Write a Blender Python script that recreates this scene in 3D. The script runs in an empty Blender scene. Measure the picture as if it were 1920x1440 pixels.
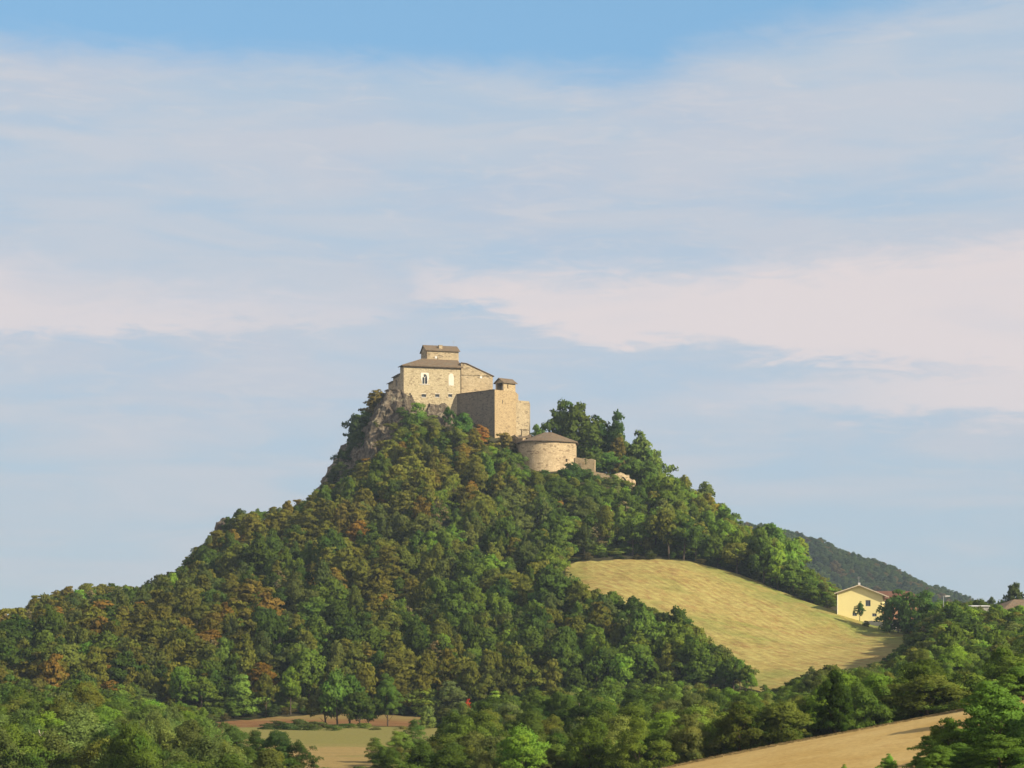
import bpy, bmesh, math, random
import numpy as np
from mathutils import Vector, Matrix
R = math.radians
random.seed(7); RNG = np.random.default_rng(7)
scene = bpy.context.scene
COL = scene.collection
S = 3780.0; HZ = 1200.0          # focal length in photo pixels, height of the horizon in photo pixels

# ------------------------------------------------------------------ camera
cam = bpy.data.cameras.new('camera'); camo = bpy.data.objects.new('camera', cam); COL.objects.link(camo)
camo.location = (0, 0, 0); camo.rotation_euler = (R(90), 0, 0)
cam.sensor_width = 36.0; cam.lens = 36.0 * S / 1920.0
cam.shift_y = (HZ - 720.0) / 1920.0
cam.clip_start = 1.0; cam.clip_end = 40000.0
scene.camera = camo

# ------------------------------------------------------------------ light
SUN_AZ, SUN_EL = 56.0, 29.0       # degrees towards +X from the direction to the camera, height
to_sun = Vector((math.sin(R(SUN_AZ)) * math.cos(R(SUN_EL)), -math.cos(R(SUN_AZ)) * math.cos(R(SUN_EL)), math.sin(R(SUN_EL))))
sun = bpy.data.lights.new('sun', 'SUN'); suno = bpy.data.objects.new('sun', sun); COL.objects.link(suno)
sun.energy = 5.0; sun.angle = R(0.6); sun.color = (1.0, 0.87, 0.64)
suno.rotation_euler = (-to_sun).to_track_quat('-Z', 'Y').to_euler()

class NT:                          # small helper for node trees
    def __init__(s, tree): s.t = tree; s.n = tree.nodes; s.l = tree.links
    def new(s, typ, **kw):
        nd = s.n.new(typ)
        for k, v in kw.items(): setattr(nd, k, v)
        return nd
    def put(s, sock, v):
        if isinstance(v, bpy.types.NodeSocket): s.l.new(v, sock)
        elif v is not None: sock.default_value = v
    def math(s, op, a, b=None, c=None, clamp=False):
        nd = s.new('ShaderNodeMath', operation=op, use_clamp=clamp)
        for i, v in enumerate((a, b, c)): s.put(nd.inputs[i], v)
        return nd.outputs[0]
    def vmath(s, op, a, b=None):
        nd = s.new('ShaderNodeVectorMath', operation=op)
        s.put(nd.inputs[0], a); s.put(nd.inputs[1], b)
        return nd.outputs[0]
    def mix(s, f, a, b, blend='MIX'):
        nd = s.new('ShaderNodeMix', data_type='RGBA', blend_type=blend, clamp_factor=True)
        s.put(nd.inputs[0], f); s.put(nd.inputs[6], a); s.put(nd.inputs[7], b)
        return nd.outputs[2]
    def noise(s, vec, scale, detail=4, rough=0.55, dist=0.0):
        nd = s.new('ShaderNodeTexNoise'); s.put(nd.inputs['Vector'], vec)
        nd.inputs['Scale'].default_value = scale; nd.inputs['Detail'].default_value = detail
        nd.inputs['Roughness'].default_value = rough; nd.inputs['Distortion'].default_value = dist
        return nd.outputs['Fac']
    def ramp(s, f, lo, hi, a=0.0, b=1.0, smooth=True):
        nd = s.new('ShaderNodeMapRange', interpolation_type='SMOOTHSTEP' if smooth else 'LINEAR')
        s.put(nd.inputs[0], f); s.put(nd.inputs[1], lo); s.put(nd.inputs[2], hi); s.put(nd.inputs[3], a); s.put(nd.inputs[4], b)
        return nd.outputs[0]
    def curve(s, x, pts):          # piecewise-linear/smooth function of x in 0..1, y in 0..1
        nd = s.new('ShaderNodeFloatCurve'); s.put(nd.inputs['Value'], x); nd.inputs['Factor'].default_value = 1
        c = nd.mapping.curves[0]
        while len(c.points) < len(pts): c.points.new(0.5, 0.5)
        for p, (a, b) in zip(c.points, pts): p.location = (a, b); p.handle_type = 'AUTO_CLAMPED'
        nd.mapping.update()
        return nd.outputs[0]
    def scale3(s, vec, v): 
        return s.vmath('MULTIPLY', vec, v)

def rgb(r, g, b): return (r, g, b, 1.0)

world = bpy.data.worlds.new('World'); scene.world = world; world.use_nodes = True
def build_sky():
    w = NT(world.node_tree); w.n.clear()
    out = w.new('ShaderNodeOutputWorld'); bg = w.new('ShaderNodeBackground')
    sky = w.new('ShaderNodeTexSky', sky_type='NISHITA', sun_disc=False)
    sky.sun_elevation = R(SUN_EL); sky.sun_rotation = R(180 - SUN_AZ); sky.altitude = 400; sky.air_density = 1.0; sky.dust_density = 0.6; sky.ozone_density = 1.5
    skyc = w.mix(1.0, sky.outputs[0], rgb(0.095, 0.105, 0.10), 'MULTIPLY')
    geo = w.new('ShaderNodeTexCoord'); d = geo.outputs['Generated']
    sep = w.new('ShaderNodeSeparateXYZ'); w.put(sep.inputs[0], d)
    x, y, z = sep.outputs
    az = w.math('ARCTAN2', x, y)                      # radians from +Y
    el = w.math('ARCSINE', z)
    # a = degrees / 30 + .5 across the sky ahead; e = elevation in degrees / 20
    a = w.math('MULTIPLY_ADD', az, 57.2958 / 30.0, 0.5)
    e = w.math('MULTIPLY', el, 57.2958 / 20.0)
    cmb = w.new('ShaderNodeCombineXYZ'); w.put(cmb.inputs[0], w.math('MULTIPLY', az, 6.0)); w.put(cmb.inputs[1], w.math('MULTIPLY', el, 22.0)); w.put(cmb.inputs[2], 0.3)
    v = cmb.outputs[0]
    cm2 = w.new('ShaderNodeCombineXYZ'); w.put(cm2.inputs[0], w.math('MULTIPLY', az, 7.0)); w.put(cm2.inputs[1], w.math('MULTIPLY', el, 42.0)); w.put(cm2.inputs[2], 5.0)
    v2 = cm2.outputs[0]
    n1 = w.noise(v, 1.0, 5, 0.5, 0.6)
    n2 = w.noise(v2, 1.05, 5, 0.5, 0.7)
    n3 = w.noise(v, 4.5, 6, 0.6, 1.0)
    cm5 = w.new('ShaderNodeCombineXYZ'); w.put(cm5.inputs[0], w.math('MULTIPLY', az, 28.0)); w.put(cm5.inputs[1], w.math('MULTIPLY', el, 150.0)); w.put(cm5.inputs[2], 2.0)
    n5 = w.noise(cm5.outputs[0], 1.0, 6, 0.62, 1.2)                 # fine fibres
    def A(px): return math.degrees(math.atan((px - 960) / S)) / 30 + 0.5
    def E(py): return math.degrees(math.atan((HZ - py) / S)) / 20
    wob = w.math('ADD', w.math('MULTIPLY', w.math('SUBTRACT', n1, 0.5), 0.05), w.math('MULTIPLY', w.math('SUBTRACT', n3, 0.5), 0.05))
    ew = w.math('ADD', e, wob)
    # wide veil of high cloud below a wavy upper edge, blue above it
    edge = w.curve(a, [(0, E(60)), (A(0), E(85)), (A(400), E(100)), (A(800), E(105)), (A(1200), E(125)), (A(1300), E(85)), (A(1600), E(35)), (A(1900), E(-10)), (1, E(-30))])
    veil = w.ramp(w.math('SUBTRACT', ew, edge), -0.055, 0.025, 1.0, 0.0)
    veil = w.math('MULTIPLY', veil, w.ramp(w.math('ADD', n2, w.math('MULTIPLY', w.math('SUBTRACT', n5, .5), .35)), 0.25, 0.6, 0.80, 0.97))
    high = w.math('MULTIPLY', w.ramp(n1, 0.5, 0.8, 0.0, 0.55), w.ramp(e, 0.9, 1.6, 0.0, 1.0))     # loose cloud higher up
    veil = w.math('MAXIMUM', veil, high)
    grey = w.mix(w.ramp(n2, 0.35, 0.68), rgb(0.49, 0.585, 0.695), rgb(0.565, 0.61, 0.685))
    grey = w.mix(w.math('MULTIPLY', w.ramp(n1, 0.42, 0.66), 0.6), grey, rgb(0.56, 0.59, 0.67))
    grey = w.mix(w.math('MULTIPLY', w.ramp(w.math('ADD', n5, w.math('MULTIPLY', w.math('SUBTRACT', n1, .5), .5)), 0.50, 0.74), 0.55), grey, rgb(0.63, 0.64, 0.685))
    low = w.ramp(ew, 0.03, 0.5, 1.0, 0.0)
    grey = w.mix(w.math('MULTIPLY', low, 0.75), grey, w.mix(w.ramp(n2, 0.38, 0.70), rgb(0.465, 0.56, 0.635), rgb(0.55, 0.59, 0.645)))
    # pale pink banks: between a lower and an upper edge that vary with the direction
    def bank(lo, hi, s_lo, s_hi):
        L = w.curve(a, lo); H = w.curve(a, hi)
        wob2 = w.math('ADD', w.math('MULTIPLY', w.math('SUBTRACT', n3, 0.5), 0.085), w.math('MULTIPLY', w.math('SUBTRACT', n5, 0.5), 0.05))
        e2 = w.math('ADD', e, w.math('ADD', wob2, w.math('MULTIPLY', w.math('SUBTRACT', n2, 0.5), 0.05)))
        m1 = w.ramp(w.math('SUBTRACT', e2, L), -s_lo, s_lo, 0.0, 1.0)
        m2 = w.ramp(w.math('SUBTRACT', H, e2), -s_hi, s_hi, 0.0, 1.0)
        ok = w.ramp(w.math('SUBTRACT', H, L), 0.0, 0.016, 0.0, 1.0)
        return w.math('MULTIPLY', w.math('MULTIPLY', m1, m2), ok)
    b1 = bank([(0, E(700)), (A(0), E(655)), (A(250), E(632)), (A(500), E(604)), (A(760), E(592)), (A(800), E(585)), (1, E(585))],
              [(0, E(480)), (A(0), E(520)), (A(250), E(545)), (A(500), E(572)), (A(760), E(582)), (A(800), E(585)), (1, E(585))], 0.016, 0.055)
    b2 = bank([(0, E(520)), (A(720), E(520)), (A(800), E(545)), (A(980), E(602)), (A(1150), E(648)), (A(1350), E(648)), (A(1450), E(668)), (A(1600), E(690)), (A(1760), E(703)), (1, E(712))],
              [(0, E(520)), (A(720), E(520)), (A(800), E(520)), (A(980), E(525)), (A(1150), E(520)), (A(1350), E(505)), (A(1600), E(485)), (A(1760), E(475)), (A(1920), E(465)), (1, E(455))], 0.018, 0.03)
    b3 = bank([(0, E(750)), (A(1150), E(750)), (A(1300), E(768)), (A(1500), E(782)), (A(1920), E(800)), (1, E(806))],
              [(0, E(750)), (A(1150), E(745)), (A(1300), E(728)), (A(1500), E(716)), (A(1740), E(706)), (A(1920), E(680)), (1, E(670))], 0.02, 0.02)
    b3 = w.math('MULTIPLY', b3, w.ramp(a, A(1150), A(1850), 0.1, 1.0))
    pink = w.math('MAXIMUM', w.math('MULTIPLY', b1, 0.82), w.math('MULTIPLY', b2, w.ramp(n2, 0.3, 0.55, 0.85, 1.0)))
    pink = w.math('MAXIMUM', pink, w.math('MULTIPLY', b3, 0.85))
    thin = w.ramp(e, 0.8, 2.2, 0.62, 0.0)                    # pale air above the veil
    skyc = w.mix(thin, skyc, rgb(0.29, 0.58, 0.91))
    col = w.mix(veil, skyc, grey)
    col = w.mix(pink, col, rgb(0.755, 0.69, 0.70))
    w.put(bg.inputs['Color'], col); bg.inputs['Strength'].default_value = 0.732
    w.l.new(bg.outputs[0], out.inputs[0])
build_sky()
world.cycles.sampling_method = 'AUTOMATIC'

vs = scene.view_settings
vs.view_transform = 'Standard'; vs.look = 'None'; vs.exposure = 0.45; vs.gamma = 1.0; vs.use_curve_mapping = False
cy = scene.cycles
cy.max_bounces = 5; cy.diffuse_bounces = 3; cy.glossy_bounces = 2; cy.transmission_bounces = 3; cy.volume_bounces = 0; cy.transparent_max_bounces = 4
cy.use_adaptive_sampling = True; cy.adaptive_threshold = 0.015
cy.use_denoising = True
try: cy.denoiser = 'OPENIMAGEDENOISE'; cy.denoising_input_passes = 'RGB_ALBEDO_NORMAL'
except Exception: pass
cy.sample_clamp_indirect = 6.0
cy.volume_step_rate = 1.0; cy.volume_max_steps = 64

# ------------------------------------------------------------------ placing helpers
def P(px, py, Y): return Vector(((px - 960) / S * Y, Y, (HZ - py) / S * Y))
def XY(px, Y): return ((px - 960) / S * Y, Y)
def to_px(X, Y, Z): return 960 + S * X / Y, HZ - S * Z / Y
def on_plane(px, py, A, B):
    """point of the vertical plane through A and B that stands in direction (px, py); returns (distance along AB, z)"""
    t = (px - 960) / S
    dx, dy = B[0] - A[0], B[1] - A[1]; L = math.hypot(dx, dy); dx /= L; dy /= L
    u = (t * A[1] - A[0]) / (dx - t * dy)
    Y = A[1] + u * dy
    return u, (HZ - py) / S * Y

def tag(o, label=None, cat=None, group=None, kind=None):
    if label: o['label'] = label
    if cat: o['category'] = cat
    if group: o['group'] = group
    if kind: o['kind'] = kind
    return o
def empty(name, loc=(0, 0, 0), rz=0.0):
    o = bpy.data.objects.new(name, None); COL.objects.link(o); o.location = loc; o.rotation_euler[2] = rz
    o.empty_display_size = 0.5
    return o

class MB:
    """collects faces; build() links them as one mesh object"""
    def __init__(s): s.v = []; s.f = []; s.m = []
    def face(s, pts, mi=0):
        i = len(s.v); s.v.extend([tuple(p) for p in pts]); s.f.append(tuple(range(i, i + len(pts)))); s.m.append(mi)
    def prism(s, plan, z0, z1, mi=0, z1s=None, bottom=True):
        """closed vertical prism on a counter-clockwise plan; z1s: own top height for each corner"""
        n = len(plan); top = z1s or [z1] * n
        for i in range(n):
            j = (i + 1) % n
            s.face([(*plan[i], z0), (*plan[j], z0), (*plan[j], top[j]), (*plan[i], top[i])], mi)
        s.face([(*plan[i], top[i]) for i in range(n)], mi)
        if bottom: s.face([(*plan[i], z0) for i in reversed(range(n))], mi)
    def slab(s, top, th, mi=0):
        """thick sheet under the top polygon"""
        top = [Vector(p) for p in top]; dn = Vector((0, 0, -th)); n = len(top)
        s.face(top, mi); s.face([p + dn for p in reversed(top)], mi)
        for i in range(n):
            j = (i + 1) % n
            s.face([top[j], top[i], top[i] + dn, top[j] + dn], mi)
    def box(s, c, ax, hx, hy, hz, mi=0):
        """box at c with unit plan axis ax, half sizes"""
        ax = Vector((ax[0], ax[1], 0)).normalized(); ay = Vector((-ax[1], ax[0], 0)); c = Vector(c)
        plan = [c + ax * a + ay * b for a, b in ((-hx, -hy), (hx, -hy), (hx, hy), (-hx, hy))]
        s.prism([(p.x, p.y) for p in plan], c.z - hz, c.z + hz, mi)
    def tube(s, pts, rad, n=8, mi=0, cap=True):
        pts = [Vector(p) for p in pts]; rings = []
        for i, p in enumerate(pts):
            t = (pts[min(i + 1, len(pts) - 1)] - pts[max(i - 1, 0)]).normalized()
            a = t.orthogonal().normalized(); b = t.cross(a)
            r = rad[i] if hasattr(rad, '__len__') else rad
            rings.append([p + (a * math.cos(2 * math.pi * k / n) + b * math.sin(2 * math.pi * k / n)) * r for k in range(n)])
        for i in range(len(rings) - 1):
            for k in range(n):
                s.face([rings[i][k], rings[i][(k + 1) % n], rings[i + 1][(k + 1) % n], rings[i + 1][k]], mi)
        if cap: s.face(rings[-1], mi); s.face(list(reversed(rings[0])), mi)
    def mesh(s, name, mats, origin=(0, 0, 0), weld=True, smooth=False):
        me = bpy.data.meshes.new(name); o = Vector(origin)
        me.from_pydata([Vector(p) - o for p in s.v], [], s.f)
        for m in (mats if isinstance(mats, (list, tuple)) else [mats]): me.materials.append(m)
        me.polygons.foreach_set('material_index', s.m)
        if weld:
            bm = bmesh.new(); bm.from_mesh(me); bmesh.ops.remove_doubles(bm, verts=bm.verts, dist=0.0005)
            bmesh.ops.recalc_face_normals(bm, faces=bm.faces); bm.to_mesh(me); bm.free()
        if smooth: me.polygons.foreach_set('use_smooth', [True] * len(me.polygons))
        me.update()
        return me
    def build(s, name, mats, parent=None, origin=None, **kw):
        org = origin if origin is not None else (parent_world(parent) if parent else (0, 0, 0))
        o = bpy.data.objects.new(name, s.mesh(name, mats, org, **kw)); COL.objects.link(o)
        if parent: o.parent = parent
        else: o.location = org
        return o
def parent_world(p):
    loc = Vector(p.location)
    while p.parent: p = p.parent; loc += Vector(p.location)
    return loc

def wall_holes(mb, A, B, z0, z1, holes, depth=0.45, tops=None, mi=0, din=None):
    """front face of a wall from A to B with rectangular openings (u0, u1, v0, v1) and their reveals; tops: [(u, z)] uneven top"""
    A = Vector((A[0], A[1], 0)); B = Vector((B[0], B[1], 0)); L = (B - A).length; du = (B - A) / L
    dn = din or Vector((-du.y, du.x, 0))            # into the wall
    us = sorted({0.0, L, *[h[0] for h in holes], *[h[1] for h in holes], *([t[0] for t in tops] if tops else [])})
    vs_ = sorted({z0, z1, *[h[2] for h in holes], *[h[3] for h in holes]})
    pt = lambda u, v, d=0.0: A + du * u + dn * d + Vector((0, 0, v))
    for i in range(len(us) - 1):
        for j in range(len(vs_) - 1):
            cu, cv = (us[i] + us[i + 1]) / 2, (vs_[j] + vs_[j + 1]) / 2
            if any(h[0] < cu < h[1] and h[2] < cv < h[3] for h in holes): continue
            mb.face([pt(us[i], vs_[j]), pt(us[i + 1], vs_[j]), pt(us[i + 1], vs_[j + 1]), pt(us[i], vs_[j + 1])], mi)
        if tops:
            f = lambda u: float(np.interp(u, [t[0] for t in tops], [t[1] for t in tops]))
            mb.face([pt(us[i], z1), pt(us[i + 1], z1), pt(us[i + 1], f(us[i + 1])), pt(us[i], f(us[i]))], mi)
    for (a, b, c, e) in holes:
        mb.face([pt(a, c), pt(a, c, depth), pt(b, c, depth), pt(b, c)], mi); mb.face([pt(a, e), pt(b, e), pt(b, e, depth), pt(a, e, depth)], mi)
        mb.face([pt(a, c), pt(a, e), pt(a, e, depth), pt(a, c, depth)], mi); mb.face([pt(b, c), pt(b, c, depth), pt(b, e, depth), pt(b, e)], mi)
        mb.face([pt(a, c, depth), pt(a, e, depth), pt(b, e, depth), pt(b, c, depth)], mi)
    return pt, du, dn

# ------------------------------------------------------------------ materials
def mat(name, fn):
    m = bpy.data.materials.new(name); m.use_nodes = True; t = NT(m.node_tree); t.n.clear()
    out = t.new('ShaderNodeOutputMaterial'); fn(t, out); return m
def principled(t, out, col, rough=0.9, bump=None, strength=0.5, dist=0.1, spec=0.2, metal=0.0):
    p = t.new('ShaderNodeBsdfPrincipled'); t.put(p.inputs['Base Color'], col); t.put(p.inputs['Roughness'], rough)
    p.inputs['Specular IOR Level'].default_value = spec; p.inputs['Metallic'].default_value = metal
    if bump is not None:
        b = t.new('ShaderNodeBump'); t.put(b.inputs['Height'], bump); b.inputs['Strength'].default_value = strength; b.inputs['Distance'].default_value = dist
        t.l.new(b.outputs[0], p.inputs['Normal'])
    t.l.new(p.outputs[0], out.inputs['Surface']); return p
def objco(t): return t.new('ShaderNodeTexCoord').outputs['Object']
def stone(name, c1, c2, c3, sc=1.0, dirt=0.5):
    def fn(t, out):
        co = objco(t)
        warp = t.new('ShaderNodeTexNoise'); t.put(warp.inputs['Vector'], co); warp.inputs['Scale'].default_value = 1.2
        cw = t.vmath('ADD', t.vmath('MULTIPLY', co, (1.0, 1.0, 1.9)), t.scale3(warp.outputs['Color'], (0.5, 0.5, 0.5)))
        v = t.new('ShaderNodeTexVoronoi', feature='F1'); t.put(v.inputs['Vector'], cw); v.inputs['Scale'].default_value = 1.5 * sc
        ve = t.new('ShaderNodeTexVoronoi', feature='DISTANCE_TO_EDGE'); t.put(ve.inputs['Vector'], cw); ve.inputs['Scale'].default_value = 1.5 * sc
        sp = t.new('ShaderNodeSeparateColor'); t.put(sp.inputs[0], v.outputs['Color'])
        col = t.mix(sp.outputs[0], rgb(*c1), rgb(*c2))
        col = t.mix(t.ramp(sp.outputs[1], 0.80, 0.97), col, rgb(*c3))
        big = t.noise(t.scale3(co, (1, 1, 0.45)), 0.28, 5, 0.6)
        col = t.mix(t.math('MULTIPLY', t.ramp(big, 0.45, 0.72), dirt), col, rgb(c3[0] * 0.9, c3[1] * 0.9, c3[2] * 0.9))
        fine = t.noise(co, 2.6, 4, 0.7)
        col = t.mix(0.4, col, t.mix(t.ramp(fine, 0.3, 0.7), rgb(0.35, 0.35, 0.35), rgb(0.68, 0.68, 0.68)), 'OVERLAY')
        joint = t.ramp(ve.outputs['Distance'], 0.0, 0.09)
        col = t.mix(t.math('MULTIPLY_ADD', joint, -0.35, 0.35), col, rgb(c3[0] * 0.6, c3[1] * 0.58, c3[2] * 0.55))
        h = t.math('ADD', t.math('MULTIPLY', joint, 0.6), t.math('MULTIPLY', fine, 0.6))
        principled(t, out, col, 0.95, h, 0.45, 0.06, 0.1)
    return mat(name, fn)
M = {}
M['stone'] = stone('ochre_rubble_stone', (0.53, 0.45, 0.295), (0.44, 0.37, 0.235), (0.29, 0.23, 0.15), 1.0, 0.35)
M['stone_wing'] = stone('ochre_rubble_stone_wing', (0.48, 0.395, 0.26), (0.39, 0.315, 0.20), (0.22, 0.175, 0.118), 0.8, 0.45)
M['stone_pale'] = stone('pale_squared_stone', (0.50, 0.395, 0.24), (0.43, 0.335, 0.20), (0.33, 0.245, 0.14), 1.2, 0.25)
M['stone_bastion'] = stone('bastion_stone', (0.47, 0.36, 0.21), (0.39, 0.295, 0.17), (0.27, 0.20, 0.12), 1.3, 0.4)
M['stone_grey'] = stone('grey_weathered_shade_stone', (0.25, 0.215, 0.165), (0.19, 0.165, 0.13), (0.115, 0.105, 0.09), 1.1, 0.6)  # weathered grey, darkened further to deepen the flank's shade in the colour
M['stone_tower'] = stone('tower_rubble_stone', (0.56, 0.445, 0.285), (0.45, 0.35, 0.22), (0.27, 0.20, 0.125), 0.75, 0.3)
def plain(name, c, rough=0.8, var=0.15, sc=1.0, spec=0.3):
    def fn(t, out):
        n = t.noise(objco(t), sc, 5, 0.6)
        k = t.ramp(n, 0.25, 0.75, 1 - var, 1 + var)
        cc = t.new('ShaderNodeCombineXYZ')
        for i in range(3): t.put(cc.inputs[i], k)
        principled(t, out, t.mix(1.0, rgb(*c), cc.outputs[0], 'MULTIPLY'), rough, n, 0.2, 0.03, spec)
    return mat(name, fn)
M['plaster'] = plain('pale_plaster', (0.60, 0.52, 0.38), 0.9, 0.10, 0.8)
M['plaster_white'] = plain('white_plaster', (0.68, 0.64, 0.55), 0.9, 0.10, 0.8)
M['yellow'] = plain('yellow_render', (0.86, 0.75, 0.35), 0.9, 0.04, 0.3)
M['orange'] = plain('salmon_render', (0.40, 0.22, 0.13), 0.9, 0.1, 0.4)
M['white'] = plain('white_paint', (0.72, 0.72, 0.70), 0.5, 0.05)
M['grey_metal'] = plain('grey_metal', (0.32, 0.33, 0.34), 0.45, 0.1)
M['dark'] = plain('dark_opening', (0.035, 0.03, 0.028), 0.9, 0.2)
M['wood'] = plain('old_timber', (0.10, 0.065, 0.04), 0.9, 0.3, 3.0)
M['frame_grey'] = plain('grey_frame', (0.30, 0.30, 0.29), 0.6, 0.1)
M['concrete'] = plain('grey_concrete', (0.33, 0.32, 0.30), 0.9, 0.2, 0.6)
def glassf(t, out):
    principled(t, out, rgb(0.035, 0.045, 0.055), 0.08, None, spec=0.6)
M['glass'] = mat('window_glass', glassf)
def roof_mat(name, c1, c2, c3):
    def fn(t, out):
        co = objco(t)
        v = t.new('ShaderNodeTexVoronoi'); t.put(v.inputs['Vector'], co); v.inputs['Scale'].default_value = 2.6
        sp = t.new('ShaderNodeSeparateColor'); t.put(sp.inputs[0], v.outputs['Color'])
        n = t.noise(co, 0.5, 5, 0.65)
        col = t.mix(sp.outputs[0], rgb(*c1), rgb(*c2))
        col = t.mix(t.ramp(n, 0.45, 0.7, 0, 0.7), col, rgb(*c3))
        principled(t, out, col, 0.95, t.math('ADD', sp.outputs[1], n), 0.9, 0.10, 0.1)
    return mat(name, fn)
M['roof_old'] = roof_mat('weathered_clay_tile', (0.215, 0.155, 0.10), (0.145, 0.108, 0.075), (0.17, 0.155, 0.12))
M['roof_red'] = roof_mat('red_clay_tile', (0.17, 0.082, 0.055), (0.125, 0.065, 0.045), (0.11, 0.075, 0.06))
def rockf(t, out):
    co = objco(t)
    n = t.noise(co, 0.16, 7, 0.65, 0.6); n2 = t.noise(t.scale3(co, (1, 1, 0.5)), 0.7, 7, 0.72, 0.4); n3 = t.noise(co, 0.35, 5, 0.6)
    col = t.mix(t.ramp(n, 0.35, 0.65), rgb(0.19, 0.15, 0.11), rgb(0.33, 0.285, 0.21))
    col = t.mix(t.ramp(n2, 0.42, 0.62), t.mix(0.75, col, rgb(0.06, 0.048, 0.04)), col)
    col = t.mix(t.ramp(n3, 0.55, 0.72, 0, 0.6), col, rgb(0.34, 0.32, 0.22))
    principled(t, out, col, 0.95, t.math('ADD', t.math('MULTIPLY', n2, 1.0), t.noise(co, 2.5, 5, 0.7)), 1.0, 0.6, 0.1)
M['rock'] = mat('weathered_rock', rockf)
def groundf(t, out):
    co = objco(t)
    n = t.noise(co, 0.05, 6, 0.6); n2 = t.noise(co, 0.8, 6, 0.7)
    col = t.mix(t.ramp(n, 0.35, 0.65), rgb(0.055, 0.05, 0.028), rgb(0.075, 0.075, 0.03))
    col = t.mix(t.ramp(n2, 0.4, 0.7), col, rgb(0.04, 0.035, 0.022))
    principled(t, out, col, 1.0, n2, 0.8, 0.4, 0.05)
M['ground'] = mat('forest_floor', groundf)
def hayf(t, out):
    co = objco(t)
    n = t.noise(co, 0.022, 6, 0.62, 0.5); n2 = t.noise(co, 0.4, 7, 0.75); n3 = t.noise(t.scale3(co, (1.0, 1.0, 0)), 0.09, 6, 0.7, 0.8)
    # mowing rows that run down the slope
    rot = t.new('ShaderNodeVectorRotate', rotation_type='Z_AXIS'); t.put(rot.inputs['Vector'], co); rot.inputs['Angle'].default_value = R(-23)
    w = t.new('ShaderNodeTexWave', bands_direction='X'); t.put(w.inputs['Vector'], rot.outputs[0]); w.inputs['Scale'].default_value = 0.13; w.inputs['Distortion'].default_value = 1.2; w.inputs['Detail'].default_value = 3; w.inputs['Detail Scale'].default_value = 0.6
    ln = t.noise(t.scale3(rot.outputs[0], (1.0, 0.035, 1.0)), 0.75, 6, 0.7)
    col = t.mix(t.ramp(n3, 0.32, 0.68), rgb(0.335, 0.27, 0.088), rgb(0.395, 0.345, 0.12))
    col = t.mix(t.math('MULTIPLY', t.ramp(ln, 0.48, 0.64), 0.8), col, rgb(0.27, 0.165, 0.065))
    col = t.mix(t.math('MULTIPLY', w.outputs['Fac'], 0.32), col, rgb(0.27, 0.18, 0.07))
    # fresh green: on the far edge towards the house and in loose patches
    sep = t.new('ShaderNodeSeparateXYZ'); t.put(sep.inputs[0], co)
    edge = t.math('SUBTRACT', sep.outputs[0], t.math('MULTIPLY_ADD', sep.outputs[1], -0.55, 386.0))
    g1 = t.math('MULTIPLY', t.ramp(edge, -22.0, 6.0), t.ramp(n3, 0.40, 0.60, 0.25, 0.85))
    g2 = t.ramp(n, 0.50, 0.66, 0.0, 0.6)
    col = t.mix(t.math('MAXIMUM', g1, g2), col, rgb(0.155, 0.205, 0.045))
    col = t.mix(0.65, col, t.mix(t.ramp(n2, 0.25, 0.75), rgb(0.30, 0.30, 0.30), rgb(0.70, 0.70, 0.70)), 'OVERLAY')
    principled(t, out, col, 1.0, t.math('ADD', n2, t.math('MULTIPLY', ln, 0.8)), 0.7, 0.35, 0.05)
M['hay'] = mat('mown_hay', hayf)
def dryf(t, out):
    co = objco(t)
    n = t.noise(co, 0.12, 6, 0.62, 0.5); n2 = t.noise(t.scale3(co, (1, 0.5, 1)), 2.2, 7, 0.72); n3 = t.noise(co, 0.45, 5, 0.6)
    col = t.mix(t.ramp(n, 0.3, 0.7), rgb(0.44, 0.295, 0.10), rgb(0.52, 0.375, 0.15))
    col = t.mix(t.ramp(n3, 0.52, 0.72, 0, 0.5), col, rgb(0.40, 0.25, 0.09))
    col = t.mix(0.35, col, t.mix(t.ramp(n2, 0.25, 0.75), rgb(0.34, 0.34, 0.34), rgb(0.66, 0.66, 0.66)), 'OVERLAY')
    principled(t, out, col, 1.0, n2, 0.45, 0.10, 0.05)
M['dry'] = mat('dry_grass', dryf)
def meadowf(t, out):
    co = objco(t)
    n = t.noise(t.scale3(co, (0.5, 1, 1)), 0.06, 5, 0.6, 0.6); n2 = t.noise(co, 1.2, 6, 0.75); n4 = t.noise(t.scale3(co, (0.25, 1, 1)), 0.35, 6, 0.7)
    sep = t.new('ShaderNodeSeparateXYZ'); t.put(sep.inputs[0], co)
    k = t.math('ADD', t.ramp(sep.outputs[1], 318.0, 345.0, 0.0, 1.0), t.math('MULTIPLY', t.math('SUBTRACT', n, 0.5), 2.6))
    col = t.mix(t.ramp(k, 0.3, 0.7), rgb(0.31, 0.225, 0.09), rgb(0.215, 0.20, 0.062))
    col = t.mix(t.ramp(n4, 0.48, 0.66, 0, .5), col, rgb(0.23, 0.18, 0.075))
    col = t.mix(0.5, col, t.mix(t.ramp(n2, 0.25, 0.75), rgb(0.33, 0.33, 0.33), rgb(0.67, 0.67, 0.67)), 'OVERLAY')
    principled(t, out, col, 1.0, n2, 0.6, 0.2, 0.05)
M['meadow'] = mat('cut_meadow', meadowf)
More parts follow.
